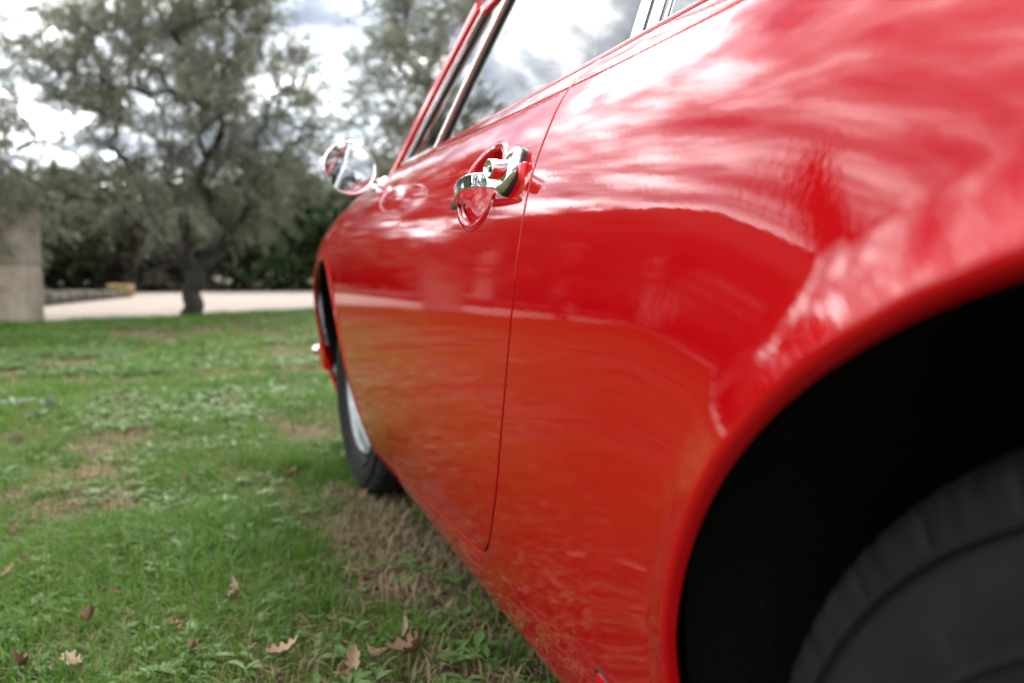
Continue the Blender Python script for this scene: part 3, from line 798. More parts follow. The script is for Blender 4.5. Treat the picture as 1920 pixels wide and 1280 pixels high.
def unit(v): return v/(np.linalg.norm(v, axis=-1, keepdims=True)+1e-9)
def leaf_cloud(C, D, L, W, rg, droop=.15):
    """diamond leaves (two folded triangles) at centres C pointing along D"""
    n = len(C); D = unit(D + rg.normal(0, .35, (n, 3)) + np.array([0, 0, -droop])); S = unit(np.cross(D, rg.normal(0, 1, (n, 3)))); U = np.cross(S, D)
    L = L*rg.uniform(.7, 1.25, (n, 1)); W = W*rg.uniform(.75, 1.2, (n, 1))
    a = C; b = C+D*L*.5+S*W*.5+U*W*.12; c = C+D*L; d = C+D*L*.5-S*W*.5+U*W*.12
    V = np.stack([a, b, c, d], 1).reshape(-1, 3); k = np.arange(n)*4
    T = np.stack([np.stack([k, k+1, k+2], 1), np.stack([k, k+2, k+3], 1)], 1).reshape(-1, 3)
    tint = np.repeat(np.clip(rg.normal(.5, .27, n), 0, 1), 4)
    return V, T, tint
def make_tree(seed, fork, crown_c, crown_r, n_tar, twigs, per, leafL, leafW, trunk_r, lean=(0, 0), shell=.35, sides=7, low_cut=None, gap=1.6, limbs=0):
    """branches grow from the fork to targets scattered in the crown; leaves hang along the twigs"""
    rg = np.random.default_rng(seed); cc = np.array(crown_c); cr = np.array(crown_r)
    lob = rg.normal(0, 1, (9, 3)); lob = unit(lob); lob_r = rg.uniform(.12, .30, 9)
    T = []
    while len(T) < n_tar:
        v = rg.normal(0, 1, 3); v /= np.linalg.norm(v); r = rg.uniform(shell**3, 1)**(1/3)
        k = .80 + sum(w*max(0, float(v@l)-.55)*2.2 for l, w in zip(lob, lob_r)) - .16*max(0, math.sin(v[0]*5.1+seed)*math.sin(v[2]*4.3+v[1]*3))
        q = cc + v*cr*r*k
        if q[2] < (low_cut or fork[2]*.9): continue
        if vnoise(q[0]*gap+seed, q[2]*gap+q[1]*.8, seed) < .28: continue       # open gaps
        T.append(q)
    T = np.array(T); fk = np.array(fork, float)
    nodes = [np.array([0, 0, -.12])]; par = [-1]
    for k in range(1, 7):
        f = k/6; nodes.append(np.array([fk[0]*f**1.3+.03*math.sin(k*1.7+seed), fk[1]*f**1.3+.03*math.cos(k*2.1+seed), -.12+(fk[2]+.12)*f])); par.append(k-1)
    order = np.argsort(np.linalg.norm(T-fk, axis=1)); ends = []
    first = 6
    for k in range(limbs):                                   # main limbs leave the fork low and spread like a vase
        a_ = 2*math.pi*(k+.35*rg.uniform(-1, 1))/limbs; e_ = cc+np.array([math.cos(a_)*cr[0]*.62, math.sin(a_)*cr[1]*.62, -cr[2]*rg.uniform(.05, .42)]); prev = 6
        for s in range(1, 9):
            f = s/8; nodes.append(fk+(e_-fk)*np.array([f, f, f**1.12])+rg.normal(0, .025, 3)); par.append(prev); prev = len(nodes)-1
        ends.append(prev)
    for o in order:
        q = T[o]; P = np.array(nodes[first:]); dv = q-P; dist = np.linalg.norm(dv, axis=1)
        back = np.linalg.norm(P-fk, axis=1); cost = dist + .28*back + .5*np.maximum(0, P[:, 2]-q[2]); i = int(np.argmin(cost)) + first
        a = nodes[i]; n_ = max(2, int(np.linalg.norm(q-a)/.28)); prev = i
        bow = rg.normal(0, .06, 3)*np.linalg.norm(q-a) + np.array([0, 0, .10*np.linalg.norm((q-a)[:2])])
        for s in range(1, n_+1):
            f = s/n_; nodes.append(a+(q-a)*f+bow*math.sin(math.pi*f)+rg.normal(0, .012, 3)); par.append(prev); prev = len(nodes)-1
        ends.append(prev)
    n = len(nodes); rad = np.full(n, 0.0); acc = np.zeros(n)
    for e_ in ends: acc[e_] += .0055**2.35
    for i in range(n-1, 0, -1):
        if acc[i] == 0: acc[i] = .0055**2.35
        acc[par[i]] += acc[i]
    rad = acc**(1/2.35); rad = rad*(trunk_r/rad[6])**np.clip(rad/rad[6], 0, 1); rad[:7] = trunk_r*np.array([1.55, 1.28, 1.1, 1.0, 1.0, 1.06, 1.12])
    mb_V = []; mb_F = []; N_ = np.array(nodes)
    kids = {}
    for i in range(1, n): kids.setdefault(par[i], []).append(i)
    # trunk as a gnarled tube
    tk = N_[:7]; tk = spline(tk, 16); tr = np.interp(np.linspace(0, 6, 16), range(7), rad[:7]); V, F = tube(tk, tr, 18); V = np.array(V)
    for j in range(len(V)):
        r_ = j//18; c_ = tk[r_]; d_ = V[j]-c_; an = math.atan2(d_[1], d_[0]); V[j] = c_ + d_*(1 + .16*math.sin(3*an+r_*.35+seed) + .09*math.sin(7*an-r_*.6) + .08*(vnoise(an*3, r_*.7, seed)-.5))
    mb_V += list(V); mb_F += F
    for i in range(7, n):
        a, b = N_[par[i]], N_[i]; d = b-a; Ld = np.linalg.norm(d)
        if Ld < 1e-4: continue
        d = d/Ld; u = unit(np.cross(d, (0.3, .9, .2))); v = np.cross(d, u); k0 = len(mb_V); ra = min(rad[par[i]], rad[i]*1.25); rb = rad[i]; s_ = sides if rb > .012 else 4
        for P_, r_ in ((a-d*ra*.3, ra), (b, rb)):
            for k in range(s_): an = 2*math.pi*k/s_; mb_V.append(P_+r_*(math.cos(an)*u+math.sin(an)*v))
        for k in range(s_): mb_F.append((k0+k, k0+(k+1) % s_, k0+s_+(k+1) % s_, k0+s_+k))
    # twigs and leaves
    C = []; D = []; tg = unit(T-cc)
    for q, o_ in zip(T, tg):
        for _ in range(twigs):
            d = unit(o_*.55 + rg.normal(0, .75, 3) + np.array([0, 0, .12])); Lt = rg.uniform(.22, .52)*np.mean(cr)/1.9
            f = rg.uniform(.05, 1, per)[:, None]; pts = q + d*Lt*f + np.array([0, 0, -.10])*f*f*Lt*2 + rg.normal(0, .028, (per, 3)); C.append(pts); D.append(np.repeat(d[None], per, 0))
            e1 = q+d*Lt+np.array([0, 0, -.2])*Lt; k0 = len(mb_V); u = unit(np.cross(d, (.2, .3, .9)))*.004; v = np.cross(d, u)
            mb_V += [q+u, q-u*.5+v*.8, q-u*.5-v*.8, e1]; mb_F += [(k0, k0+1, k0+3), (k0+1, k0+2, k0+3), (k0+2, k0, k0+3)]
    C = np.concatenate(C); D = np.concatenate(D); V, Tt, tint = leaf_cloud(C, D, leafL, leafW, rg)
    # light and dark clumps: leaf colour varies with the clump, as foliage age does
    cl = np.repeat(vnoise(C[:, 0]*2.4+seed, C[:, 2]*2.4+C[:, 1]*1.7, seed+5), 4); tint = np.clip(tint*.75 + .35*cl, 0, 1)
    lm = tri_mesh('crown', V, Tt, {'tint': tint}); wm_ = mesh_of('trunk', mb_V, mb_F)
    return wm_, lm
def place_tree(name, meshes, loc, rz, sc_, label, group, lm, cat='tree'):
    o = tag(empty(name, loc), label, cat, group); o.rotation_euler = (0, 0, rz); o.scale = (sc_,)*3
    for nm, me, mm_ in (('trunk', meshes[0], M['bark']), ('crown', meshes[1], lm)):
        if not me.materials: me.materials.append(mm_)
        ob = bpy.data.objects.new(nm, me); link(ob, o)
        if me.materials[0] != mm_: ob.material_slots[0].link = 'OBJECT'; ob.material_slots[0].material = mm_
    return o
tA = make_tree(11, (.03, .0, .56), (.05, 0, 2.75), (2.15, 2.0, 2.15), 420, 6, 54, .060, .0155, .105, shell=.25, gap=2.6, low_cut=1.2, limbs=6)
place_tree('olive_tree', tA, (-.424, 11.55, 0), R(20), 1.0, 'grey-green olive tree with a dark forked trunk at the edge of the lawn', None, M['olive'])
tB = make_tree(23, (.1, .1, 1.1), (0, 0, 4.0), (2.7, 2.5, 3.2), 460, 6, 46, .072, .020, .16, shell=.2, gap=2.6)
place_tree('olive_tree', tB, (4.75, 15.6, 0), R(200), 1.0, 'tall olive tree seen behind the car windscreen pillar', None, M['olive'])
tC = make_tree(37, (0, 0, .8), (0, 0, 2.6), (2.6, 2.4, 2.1), 210, 6, 40, .11, .032, .13, shell=.2)
place_tree('olive_tree', tA, (-3.75, 10.5, 0), R(150), .70, 'olive tree overhanging the gate pillar from the left', None, M['olive'])
tD = make_tree(41, (0, 0, .35), (0, 0, 1.25), (1.7, 1.5, 1.25), 170, 6, 42, .10, .045, .07, shell=.2, low_cut=.05)
place_tree('evergreen_tree', tC, (-4.9, 17.2, 0), R(60), .74, 'dark evergreen tree growing behind the pale gate pillar', None, M['olive'])
place_tree('evergreen_tree', tC, (-2.2, 26.0, 0), R(170), .85, 'dark tree across the driveway, left of the olive trunk', None, M['oak'])
place_tree('evergreen_tree', tC, (2.2, 27.5, 0), R(280), .88, 'green tree across the driveway, right of the olive trunk', None, M['oak'])
place_tree('evergreen_tree', tC, (7.5, 25.0, 0), R(330), 1.2, 'tree across the driveway mostly hidden by the red car', None, M['oak'])
place_tree('evergreen_tree', tC, (-7.2, 27.0, 0), R(100), .85, 'tree across the driveway at the left edge of the view', None, M['oak'])
for x, y, rz, s_, lb in ((-3.5, -11, 50, 1.2, 'tree behind the camera on the left, out of the photo'), (2.2, -12.5, 210, 1.35, 'tree behind the camera in line with the car'), (7.5, -10, 300, 1.25, 'tree behind the camera on the right')):
    place_tree('evergreen_tree', tC, (x, y, 0), R(rz), s_, lb, 'trees behind the camera', M['oak'])
bs = [(-5.6, 23.4, .1, 1.1, 'oak', 'dark bush across the driveway beside the gate pillar'), (-3.6, 23.0, 1.2, 1.0, 'oak', 'dark bush behind the low stone border'),
      (-1.75, 22.9, 2.2, .95, 'shrub', 'pale grey-brown shrub left of the olive trunk'), (.25, 23.3, 3.3, 1.05, 'oak', 'dark bush directly behind the olive trunk'),
      (1.9, 22.8, 4.1, 1.25, 'hedge', 'bright green bush right of the olive trunk'), (3.35, 23.2, 5.2, 1.35, 'hedge', 'tall green bush beside the red front fender'),
      (5.5, 23.5, .7, 1.3, 'hedge', 'green bush hidden behind the red car'), (-4.6, 29.5, 1.0, 1.5, 'oak', 'big bush in the gap behind the pale pillar'), (-1.0, 30.0, 2.6, 1.5, 'oak', 'big dark bush seen past the left of the olive trunk'), (2.8, 30.5, .3, 1.5, 'oak', 'big dark bush seen past the right of the olive trunk'), (6.4, 29.5, 4.0, 1.9, 'oak', 'big bush behind the tall olive'), (-7.8, 23.2, 2.9, 1.15, 'oak', 'dark bush left of the gate pillar'), (8.2, 24, 1.9, 1.3, 'oak', 'bush across the driveway far behind the car')]
for x, y, rz, s_, mk_, lb in bs:
    place_tree('bush', tD, (x, y, 0), rz, s_, lb, 'bushes across the driveway', M[mk_], 'bush')

# ------------------------------------------------------------------ gate pillar, stone border, boulder
m, t, p = simple('rendered_stone', (.36, .31, .25), .95)
t.links.new(ramp(t, noise(t, 3.5, 8, .65), [(.28, (0.1258, 0.0925, 0.0592)), (.45, (0.2442, 0.1998, 0.1480)), (.7, (0.3256, 0.2812, 0.2294))]), p.inputs['Base Color']); bump(t, p, noise(t, 40, 6, .7), .5, .01); M['render'] = m
m, t, p = simple('grey_stone', (.2, .19, .17), .95)
t.links.new(ramp(t, noise(t, 5, 8, .7), [(.3, (0.0370, 0.0333, 0.0281)), (.55, (0.0962, 0.0851, 0.0666)), (.75, (0.1628, 0.1406, 0.1110))]), p.inputs['Base Color']); bump(t, p, noise(t, 25, 6, .7), .7, .02); M['stone'] = m
m, t, p = simple('ochre_stone', (.4, .3, .12), .95)
t.links.new(ramp(t, noise(t, 6, 6, .7), [(.3, (0.0962, 0.0814, 0.0444)), (.5, (0.2664, 0.1924, 0.0740)), (.75, (0.3330, 0.2664, 0.1480))]), p.inputs['Base Color']); bump(t, p, noise(t, 25, 6, .7), .7, .02); M['ochre'] = m
gp = tag(empty('gate_pillar', (-2.245, 10.55, 0)), 'pale weathered stone gate pillar at the left edge', 'pillar'); gp.rotation_euler = (0, 0, R(-14))
zb = -.03
for k, h_ in enumerate((.70, .74)):
    mk('block', *rbox((.40+.004*(k % 2), .42+.004*(k % 2), h_-.008), .012, 2, Matrix.Translation((0, 0, zb+h_/2))), M['render'], gp); zb += h_
auto = [auto_smooth(o, 30) for o in gp.children]
def rock(seed, size, parent=None, name='stone', loc=(0, 0, 0), mt=None, sub=2):
    bm = bmesh.new(); bmesh.ops.create_icosphere(bm, subdivisions=sub, radius=.5); rg = random.Random(seed); ph = [rg.uniform(0, 6) for _ in range(6)]
    for v in bm.verts:
        c = v.co; k = 1 + .18*math.sin(3.1*c.x*2+ph[0])*math.cos(2.7*c.y*2+ph[1]) + .14*math.sin(5.2*c.z*2+ph[2]+c.x*3) + rg.uniform(-.05, .05)
        v.co = Vector((max(-.42, min(.42, c.x*k))*size[0], max(-.4, min(.4, c.y*k))*size[1], max(-.38, min(.40, c.z*k))*size[2]))
    me = bpy.data.meshes.new(name); bm.to_mesh(me); bm.free(); me.polygons.foreach_set('use_smooth', [True]*len(me.polygons)); me.materials.append(mt)
    o = link(bpy.data.objects.new(name, me), parent); o.location = loc; return o
sw = tag(empty('stone_border', (-2.74, 14.5, 0)), 'low dark border of rough stones beside the driveway', 'border')
A = np.array([-6.2, 13.9]); B = np.array([-2.9, 14.35]); Cc = np.array([-2.05, 17.9]); k = 0
for P_, Q_ in ((A, B), (B, Cc)):
    Ls = np.linalg.norm(Q_-P_); n = int(Ls/.36)
    for i in range(n):
        q = P_+(Q_-P_)*(i+.5)/n; h_ = .34*random.uniform(.85, 1.15)*(1 if P_ is A else (1-.45*i/n))
        o = rock(100+k, (.46*random.uniform(.9, 1.15), .36, h_), sw, 'stone', (q[0]+2.74, q[1]-14.5, h_*.34), M['stone']); o.rotation_euler = (0, 0, math.atan2(*(Q_-P_)[::-1])+random.uniform(-.2, .2)); k += 1
tag(rock(5, (.62, .5, .36), None, 'boulder', (-2.02, 18.15, .13), M['ochre'], 3), 'ochre boulder at the end of the stone border', 'boulder')

# ------------------------------------------------------------------ lawn: blades, weeds, litter
def in_view_weight(x, y):
    """blades per square metre, thick where the lawn is near"""
    left = -.27*y-.25; dens = np.where(y < 3, 11500, np.where(y < 5, 5200, np.where(y < 8, 1500, 750)))
    vis = (x > left) & (x < .75+.02*y) & (y > .9)
    return np.where(vis, dens, np.where((x > -1.3) & (y > -.6) & (y < 3), 3000, np.where((x > -4.5) & (y > -.5), 420, 160)))
def green_mask(x, y):
    g_ = (fbm(x*2.2+3, y*1.5, 21, 4)-.5)*1.35 + (fbm(x*7, y*5, 33, 3)-.5)*.8 + .50
    bare = np.exp(-(((x-.36)/.32)**2+((y-2.0)/.46)**2)**1.5)*(.30+.45*fbm(x*6, y*6, 77, 3))                    # worn ground beside the sill
    strip = .16*np.exp(-((y-(9.3+.55*x))/.55)**2); lush = .22*np.exp(-((y-(10.6+.55*x))/.5)**2) + .42*np.exp(-(((x+.30)/.55)**2+((y-1.8)/.7)**2))
    return g_ - bare - strip + lush
def scatter(x0, x1, y0, y1, nmax, wfun):
    x = rng.uniform(x0, x1, nmax); y = rng.uniform(y0, y1, nmax); area = (x1-x0)*(y1-y0); k = rng.uniform(0, 1, nmax) < wfun(x, y)*area/nmax; return x[k], y[k]
def lawn_edge(x): return np.interp(x, [q[0] for q in near_e], [q[1] for q in near_e])
def blades(x, y, h, wd, spread, rg):
    n = len(x); z = gz_at(x, y); an = rg.uniform(0, 2*math.pi, n); ln = rg.gamma(2, spread/2, n); d = np.stack([np.cos(an), np.sin(an), np.zeros(n)], 1)
    s = np.stack([-np.sin(an), np.cos(an), np.zeros(n)], 1); B0 = np.stack([x, y, z-.003], 1); h = h[:, None]; wd = wd[:, None]; ln = np.clip(ln, 0, 1.6)[:, None]; up = np.array([0, 0, 1.])
    m1 = B0 + up*h*.55 + d*h*ln*.28; tp = B0 + up*h*(1-.28*np.clip(ln, 0, 1.4)) + d*h*ln*.95
    V = np.stack([B0-s*wd, B0+s*wd, m1+s*wd*.75, m1-s*wd*.75, tp], 1).reshape(-1, 3); k = np.arange(n)*5
    T = np.stack([np.stack([k, k+1, k+2], 1), np.stack([k, k+2, k+3], 1), np.stack([k+3, k+2, k+4], 1)], 1).reshape(-1, 3)
    return V, T
bx_, by_ = [], []
for x0, x1, y0, y1, nm in ((-1.2, 1.6, .7, 3, 80000), (-1.9, 1.3, 3, 5, 36000), (-2.8, 1.5, 5, 8, 24000), (-3.9, 4.5, 8, 14, 52000), (-10, -1.2, -2, 14, 70000), (-1.2, 3.2, -2, .7, 24000), (1.3, 8, 3, 8, 9000)):
    a_, b_ = scatter(x0, x1, y0, y1, nm, in_view_weight); bx_.append(a_); by_.append(b_)
bx_ = np.concatenate(bx_); by_ = np.concatenate(by_); gm = green_mask(bx_, by_); k = (by_ < lawn_edge(bx_)-.05) & (rng.uniform(0, 1, len(bx_)) < np.clip((gm-.22)*4.2, .05, 1)); 
car_zone = (bx_ > .55) & (bx_ < 1.6) & (by_ > -.8) & (by_ < 3.0); k &= ~car_zone
x, y, gm = bx_[k], by_[k], gm[k]
far = np.clip((y-3)/6, 0, 1); hh = (.018+.058*np.clip(gm, 0, 1.1)*rng.uniform(.45, 1.4, len(x)))*(1+.25*far); ww = rng.uniform(.0007, .0017, len(x))*(1+1.6*far)*np.where(y < 0, 2, 1)
V, T = blades(x, y, hh, ww, .85, rng); tint = np.repeat(np.clip(rng.normal(.45, .25, len(x))+1.3*(fbm(x*2.6, y*2.2, 8)-.5), 0, 1), 5)
me = tri_mesh('grass', V, T, {'tint': tint}); me.materials.append(M['grass']); tag(link(bpy.data.objects.new('grass', me)), 'short uneven green grass of the lawn', 'grass', kind='stuff')
# longer tufts
tx, ty = scatter(-1.5, .7, 1.1, 5.5, 420, lambda x, y: np.where(green_mask(x, y) > .45, 26, 3)*np.where(y < 3, 1, .6)); nb = 60
an = rng.uniform(0, 6.28, (len(tx), nb)); rr_ = np.abs(rng.normal(0, .028, (len(tx), nb))); x = (tx[:, None]+rr_*np.cos(an)).ravel(); y = (ty[:, None]+rr_*np.sin(an)).ravel(); hs = np.repeat(rng.uniform(.05, .095, len(tx)), nb)
V, T = blades(x, y, hs*rng.uniform(.6, 1.2, len(x)), rng.uniform(.0006, .0013, len(x)), .8, rng); tint = np.repeat(np.clip(np.repeat(rng.uniform(-.1, .5, len(tx)), nb)+rng.normal(0, .12, len(x)), 0, 1), 5)
me = tri_mesh('grass_tufts', V, T, {'tint': tint}); me.materials.append(M['grass']); tag(link(bpy.data.objects.new('grass_tufts', me)), 'longer dark green grass tufts standing in the lawn', 'grass', kind='stuff')
# dry straw and cut stems lying flat
def litter_w(x, y): return in_view_weight(x, y)*.52
lx, ly = [], []
for x0, x1, y0, y1, nm in ((-1.2, 1.2, .8, 3, 38000), (-1.9, 1.3, 3, 5, 16000), (-2.8, 1.5, 5, 8, 8000), (-3.9, 3, 8, 12, 14000), (-8, -1.2, -1, 10, 12000)):
    a_, b_ = scatter(x0, x1, y0, y1, nm, litter_w); lx.append(a_); ly.append(b_)
lx = np.concatenate(lx); ly = np.concatenate(ly); gm = green_mask(lx, ly); k = (ly < lawn_edge(lx)-.05) & (rng.uniform(0, 1, len(lx)) < np.clip(1.15-gm*1.2, .2, 1)); x, y = lx[k], ly[k]
V, T = blades(x, y, rng.uniform(.018, .05, len(x)), rng.uniform(.0011, .0026, len(x))*(1+1.6*np.clip((y-3)/6, 0, 1)), 2.2, rng); tint = np.repeat(rng.uniform(0, 1, len(x)), 5)
me = tri_mesh('dry_straw', V, T, {'tint': tint}); me.materials.append(M['dry']); tag(link(bpy.data.objects.new('dry_straw', me)), 'dry straw and dead stems lying in the lawn', 'straw', kind='stuff')
# broad-leaved weeds in rosettes
def weed_leaves(cx, cy, per, Lr, rg, rise=(.1, .55)):
    n = len(cx)*per; x = np.repeat(cx, per)+rg.normal(0, .004, n); y = np.repeat(cy, per)+rg.normal(0, .004, n); z = gz_at(x, y)+.006+np.repeat(rg.uniform(0, .022, len(cx)), per); an = rg.uniform(0, 2*math.pi, n); ri = rg.uniform(*rise, n)
    L = np.repeat(Lr, per)*rg.uniform(.6, 1.2, n); W = L*rg.uniform(.30, .5, n); d = np.stack([np.cos(an)*np.cos(ri), np.sin(an)*np.cos(ri), np.sin(ri)], 1); s = np.stack([-np.sin(an), np.cos(an), np.zeros(n)], 1); u = np.cross(d, s); B0 = np.stack([x, y, z], 1); L = L[:, None]; W = W[:, None]
    u = np.where(u[:, 2:] < 0, -u, u); dr = np.array([0, 0, -1.])
    V = np.stack([B0, B0+d*L*.35+s*W*.42+u*W*.12, B0+d*L*.7+s*W*.38+u*W*.10+dr*L*.08, B0+d*L+dr*L*.22, B0+d*L*.7-s*W*.38+u*W*.10+dr*L*.08, B0+d*L*.35-s*W*.42+u*W*.12, B0+d*L*.52+dr*L*.03], 1).reshape(-1, 3); k = np.arange(n)*7
    T = np.stack([np.stack([k+a, k+b, k+6], 1) for a, b in ((0, 1), (1, 2), (2, 3), (3, 4), (4, 5), (5, 0))], 1).reshape(-1, 3)
    return V, T, np.repeat(np.clip(np.repeat(rg.uniform(0, 1, len(cx)), per)*.7+rg.uniform(0, .3, n), 0, 1), 7)
def weed_w(x, y): return np.where(y < 2.6, 520, np.where(y < 8, 420, 180))*np.clip((fbm(x*2.2+9, y*1.8, 55)-.40)*6, 0, 1.3)*np.where((x > .0) & (y < 2.7), .45, 1)
wx, wy = [], []
for x0, x1, y0, y1, nm in ((-1.2, .9, .9, 4, 9000), (-2.6, 1.2, 4, 8, 9500), (-3.2, 2, 8, 11, 4200), (-7, -1.2, -1, 8, 4500)):
    a_, b_ = scatter(x0, x1, y0, y1, nm, weed_w); wx.append(a_); wy.append(b_)
wx = np.concatenate(wx); wy = np.concatenate(wy); k = wy < lawn_edge(wx)-.1; wx, wy = wx[k], wy[k]
V, T, tint = weed_leaves(wx, wy, 7, rng.uniform(.018, .042, len(wx))*(1+.5*np.clip((wy-2.5)/3, 0, 1)), rng); me = tri_mesh('weeds', V, T, {'tint': tint}, True); me.materials.append(M['weed']); tag(link(bpy.data.objects.new('weeds', me)), 'small broad-leaved weeds growing among the grass', 'weeds', kind='stuff')
# crumbs of bare earth
cx, cy = scatter(-1.6, 1.0, 1.0, 6, 2600, lambda x, y: np.where(green_mask(x, y) < .33, 190, 18)); n = len(cx); sz_ = rng.gamma(2, .0038, n)+.002
oct_ = np.array([(1, 0, 0), (0, 1, 0), (-1, 0, 0), (0, -1, 0), (0, 0, .8), (0, 0, -.5)]); V = (oct_[None]*(sz_[:, None, None])*rng.uniform(.5, 1.3, (n, 6, 1)) + np.stack([cx, cy, gz_at(cx, cy)+sz_*.3], 1)[:, None]).reshape(-1, 3)
ot = np.array([(0, 1, 4), (1, 2, 4), (2, 3, 4), (3, 0, 4), (1, 0, 5), (2, 1, 5), (3, 2, 5), (0, 3, 5)]); T = (ot[None]+(np.arange(n)*6)[:, None, None]).reshape(-1, 3)
me = tri_mesh('soil_crumbs', V, T); me.materials.append(M['soil']); tag(link(bpy.data.objects.new('soil_crumbs', me)), 'crumbs of bare earth between the grass', 'soil', kind='stuff')

# ------------------------------------------------------------------ fallen oak leaves, one by one
m, t, p = simple('dead_leaf', (.3, .18, .1), .7)
oi = nd(t, 'ShaderNodeObjectInfo'); vr = nd(t, 'ShaderNodeMath', operation='MULTIPLY_ADD'); t.links.new(oi.outputs['Random'], vr.inputs[0]); vr.inputs[1].default_value = .55
nz_ = nd(t, 'ShaderNodeMath', operation='MULTIPLY'); t.links.new(noise(t, 60, 5, .6), nz_.inputs[0]); nz_.inputs[1].default_value = .5; t.links.new(nz_.outputs[0], vr.inputs[2])
t.links.new(ramp(t, vr.outputs[0], [(.1, (0.1036, 0.0481, 0.0222)), (.45, (0.2368, 0.1480, 0.0814)), (.8, (0.3848, 0.2812, 0.1850))]), p.inputs['Base Color']); bump(t, p, noise(t, 150, 3), .4, .002); M['dead'] = m
def oak_leaf(seed, L):
    rg = random.Random(seed); n = 33; half = []
    for i in range(n):
        u = i/(n-1); env = math.sin(math.pi*u**.8)**.75; lobe = .78+.22*math.cos(u*2*math.pi*4.2+rg.uniform(-.3, .3)); half.append((u*L, .30*L*env*lobe+.004*L))
    cur = rg.uniform(.3, 1.1); tw = rg.uniform(-.5, .5); V = []; F = []
    for i, (a, b) in enumerate(half):
        u = a/L; zc_ = L*cur*(u-.5)**2*1.3
        for q in (-1, -.5, 0, .5, 1): V.append((a-L/2, b*q, zc_ + abs(q)*b*(.35+cur*.5) + tw*b*q*(u-.4) + rg.uniform(-.01, .01)*L*(abs(q) > .6)))
    for i in range(n-1):
        for j in range(4): k = i*5+j; F.append((k, k+5, k+6, k+1))
    me = mesh_of('fallen_leaf', V, F); me.materials.append(M['dead']); return me
def stalk(L): return None
fwd = np.array([math.sin(YAW)*math.cos(PITCH), math.cos(YAW)*math.cos(PITCH), -math.sin(PITCH)]); rt = np.array([math.cos(YAW), -math.sin(YAW), 0]); upv = np.cross(rt, fwd)
LEAVES = [  # ground position (x, y), size, label
    (-0.250, 1.554, 0.085, 'large curled brown oak leaf left of centre near the bottom edge'),
    (-0.245, 1.383, 0.090, 'long brown oak leaf touching the bottom edge below the curled one'),
    (-0.324, 1.408, 0.080, 'brown oak leaf in the bottom left corner'),
    (-0.498, 2.150, 0.070, 'pinkish dry leaf at the left edge, level with the door bottom'),
    (-0.442, 1.849, 0.075, 'pale torn leaf cut by the left edge'),
    (-0.416, 1.923, 0.070, 'upright brown leaf near the left edge'),
    (-0.382, 2.343, 0.065, 'rust brown leaf in the long grass on the left'),
    (-0.221, 1.685, 0.050, 'small beige leaf above the large curled leaf'),
    (0.009, 1.603, 0.075, 'upright tan leaf standing in the weeds left of the sill'),
    (0.077, 1.323, 0.085, 'pale tan oak leaf between two grass tufts at the bottom'),
    (0.176, 1.237, 0.085, 'broad tan leaf cut by the bottom edge, left of the long leaf'),
    (0.279, 1.250, 0.110, 'longest tan oak leaf, nearest the car sill at the bottom'),
    (0.209, 1.253, 0.060, 'small brown leaf left of the longest oak leaf'),
    (0.289, 1.356, 0.060, 'upright light brown leaf just above the longest oak leaf'),
    (0.064, 2.135, 0.060, 'rust brown leaf left of the worn ground by the front tyre'),
    (-0.120, 2.141, 0.050, 'small rust leaf standing in the grass, middle of the lawn'),
    (-0.141, 2.034, 0.045, 'small pale leaf below the rust leaf in the lawn'),
    (0.172, 2.498, 0.075, 'brown leaf on bare soil left of the front tyre'),
    (-0.126, 2.541, 0.075, 'orange brown leaf half hidden by the tall grass'),
    (-0.111, 1.504, 0.050, 'small orange leaf right of the large curled leaf'),
    (0.111, 2.336, 0.040, 'small beige leaf left of the front tyre'),
    (0.333, 2.174, 0.080, 'brown leaf lying right below the front tyre'),
    (-0.311, 2.018, 0.060, 'pale dead stem leaf in the grass at left'),
    (-0.075, 1.368, 0.060, 'brown leaf beside the darkest grass tuft at the bottom'),
]
variants = [oak_leaf(s_, 1.0) for s_ in range(6)]
for k, (x, y, L_, lb) in enumerate(LEAVES):
    o = link(bpy.data.objects.new('fallen_leaf', variants[k % 6])); o.location = (x, y, float(gz_at(x, y))+.026+.010*random.random()); o.scale = (L_*.66, L_*.52, L_*random.uniform(.5, 1.1))
    o.rotation_euler = (random.uniform(-.8, .8), random.uniform(-.7, .7), random.uniform(0, 6.28)); tag(o, lb, 'leaf', 'dry oak leaves fallen on the lawn')
for k, (x, y, lb) in enumerate([(-0.95, 4.281, 'silvery plant farthest left in the lawn'), (-0.774, 3.897, 'lowest of the three silvery plants in the lawn'), (-0.775, 4.14, 'silvery plant beside a green tuft in the lawn')]):
    V, T, tint = weed_leaves(np.array([x]), np.array([y]), 6, np.array([.085]), rng, (.35, 1.1)); me = tri_mesh('silvery_plant', V, T, {'tint': tint}, True); me.materials.append(M['silver']); tag(link(bpy.data.objects.new('silvery_plant', me)), lb, 'plant', 'silvery plants in the lawn')

# ------------------------------------------------------------------ the house to the left of the view, seen mirrored in the car
m, t, p = simple('house_render', (.2, .15, .1), .95)
t.links.new(ramp(t, noise(t, 2.0, 7, .65), [(.3, (.045, .035, .026)), (.7, (.085, .065, .047))]), p.inputs['Base Color']); M['hwall'] = m
m, t, p = simple('roof_tiles', (.25, .12, .07), .9)
t.links.new(ramp(t, noise(t, 3.0, 7, .7), [(.3, (.07, .042, .03)), (.7, (.13, .075, .05))]), p.inputs['Base Color']); M['htile'] = m
M['hdark'] = simple('dark_shutter', (.03, .028, .025), .6)[0]
M['hpale'] = simple('pale_lime_post', (.50, .45, .39), .9)[0]
M['hpane'] = simple('house_pane', (.02, .022, .025), .08)[0]
az = R(26.5); dist = 16.2; hx, hy = -dist*math.sin(az), dist*math.cos(az)
house = tag(empty('house', (hx, hy, 0)), 'house with tiled hip roof, mirrored in the red car flank', 'house'); house.rotation_euler = (0, 0, az)
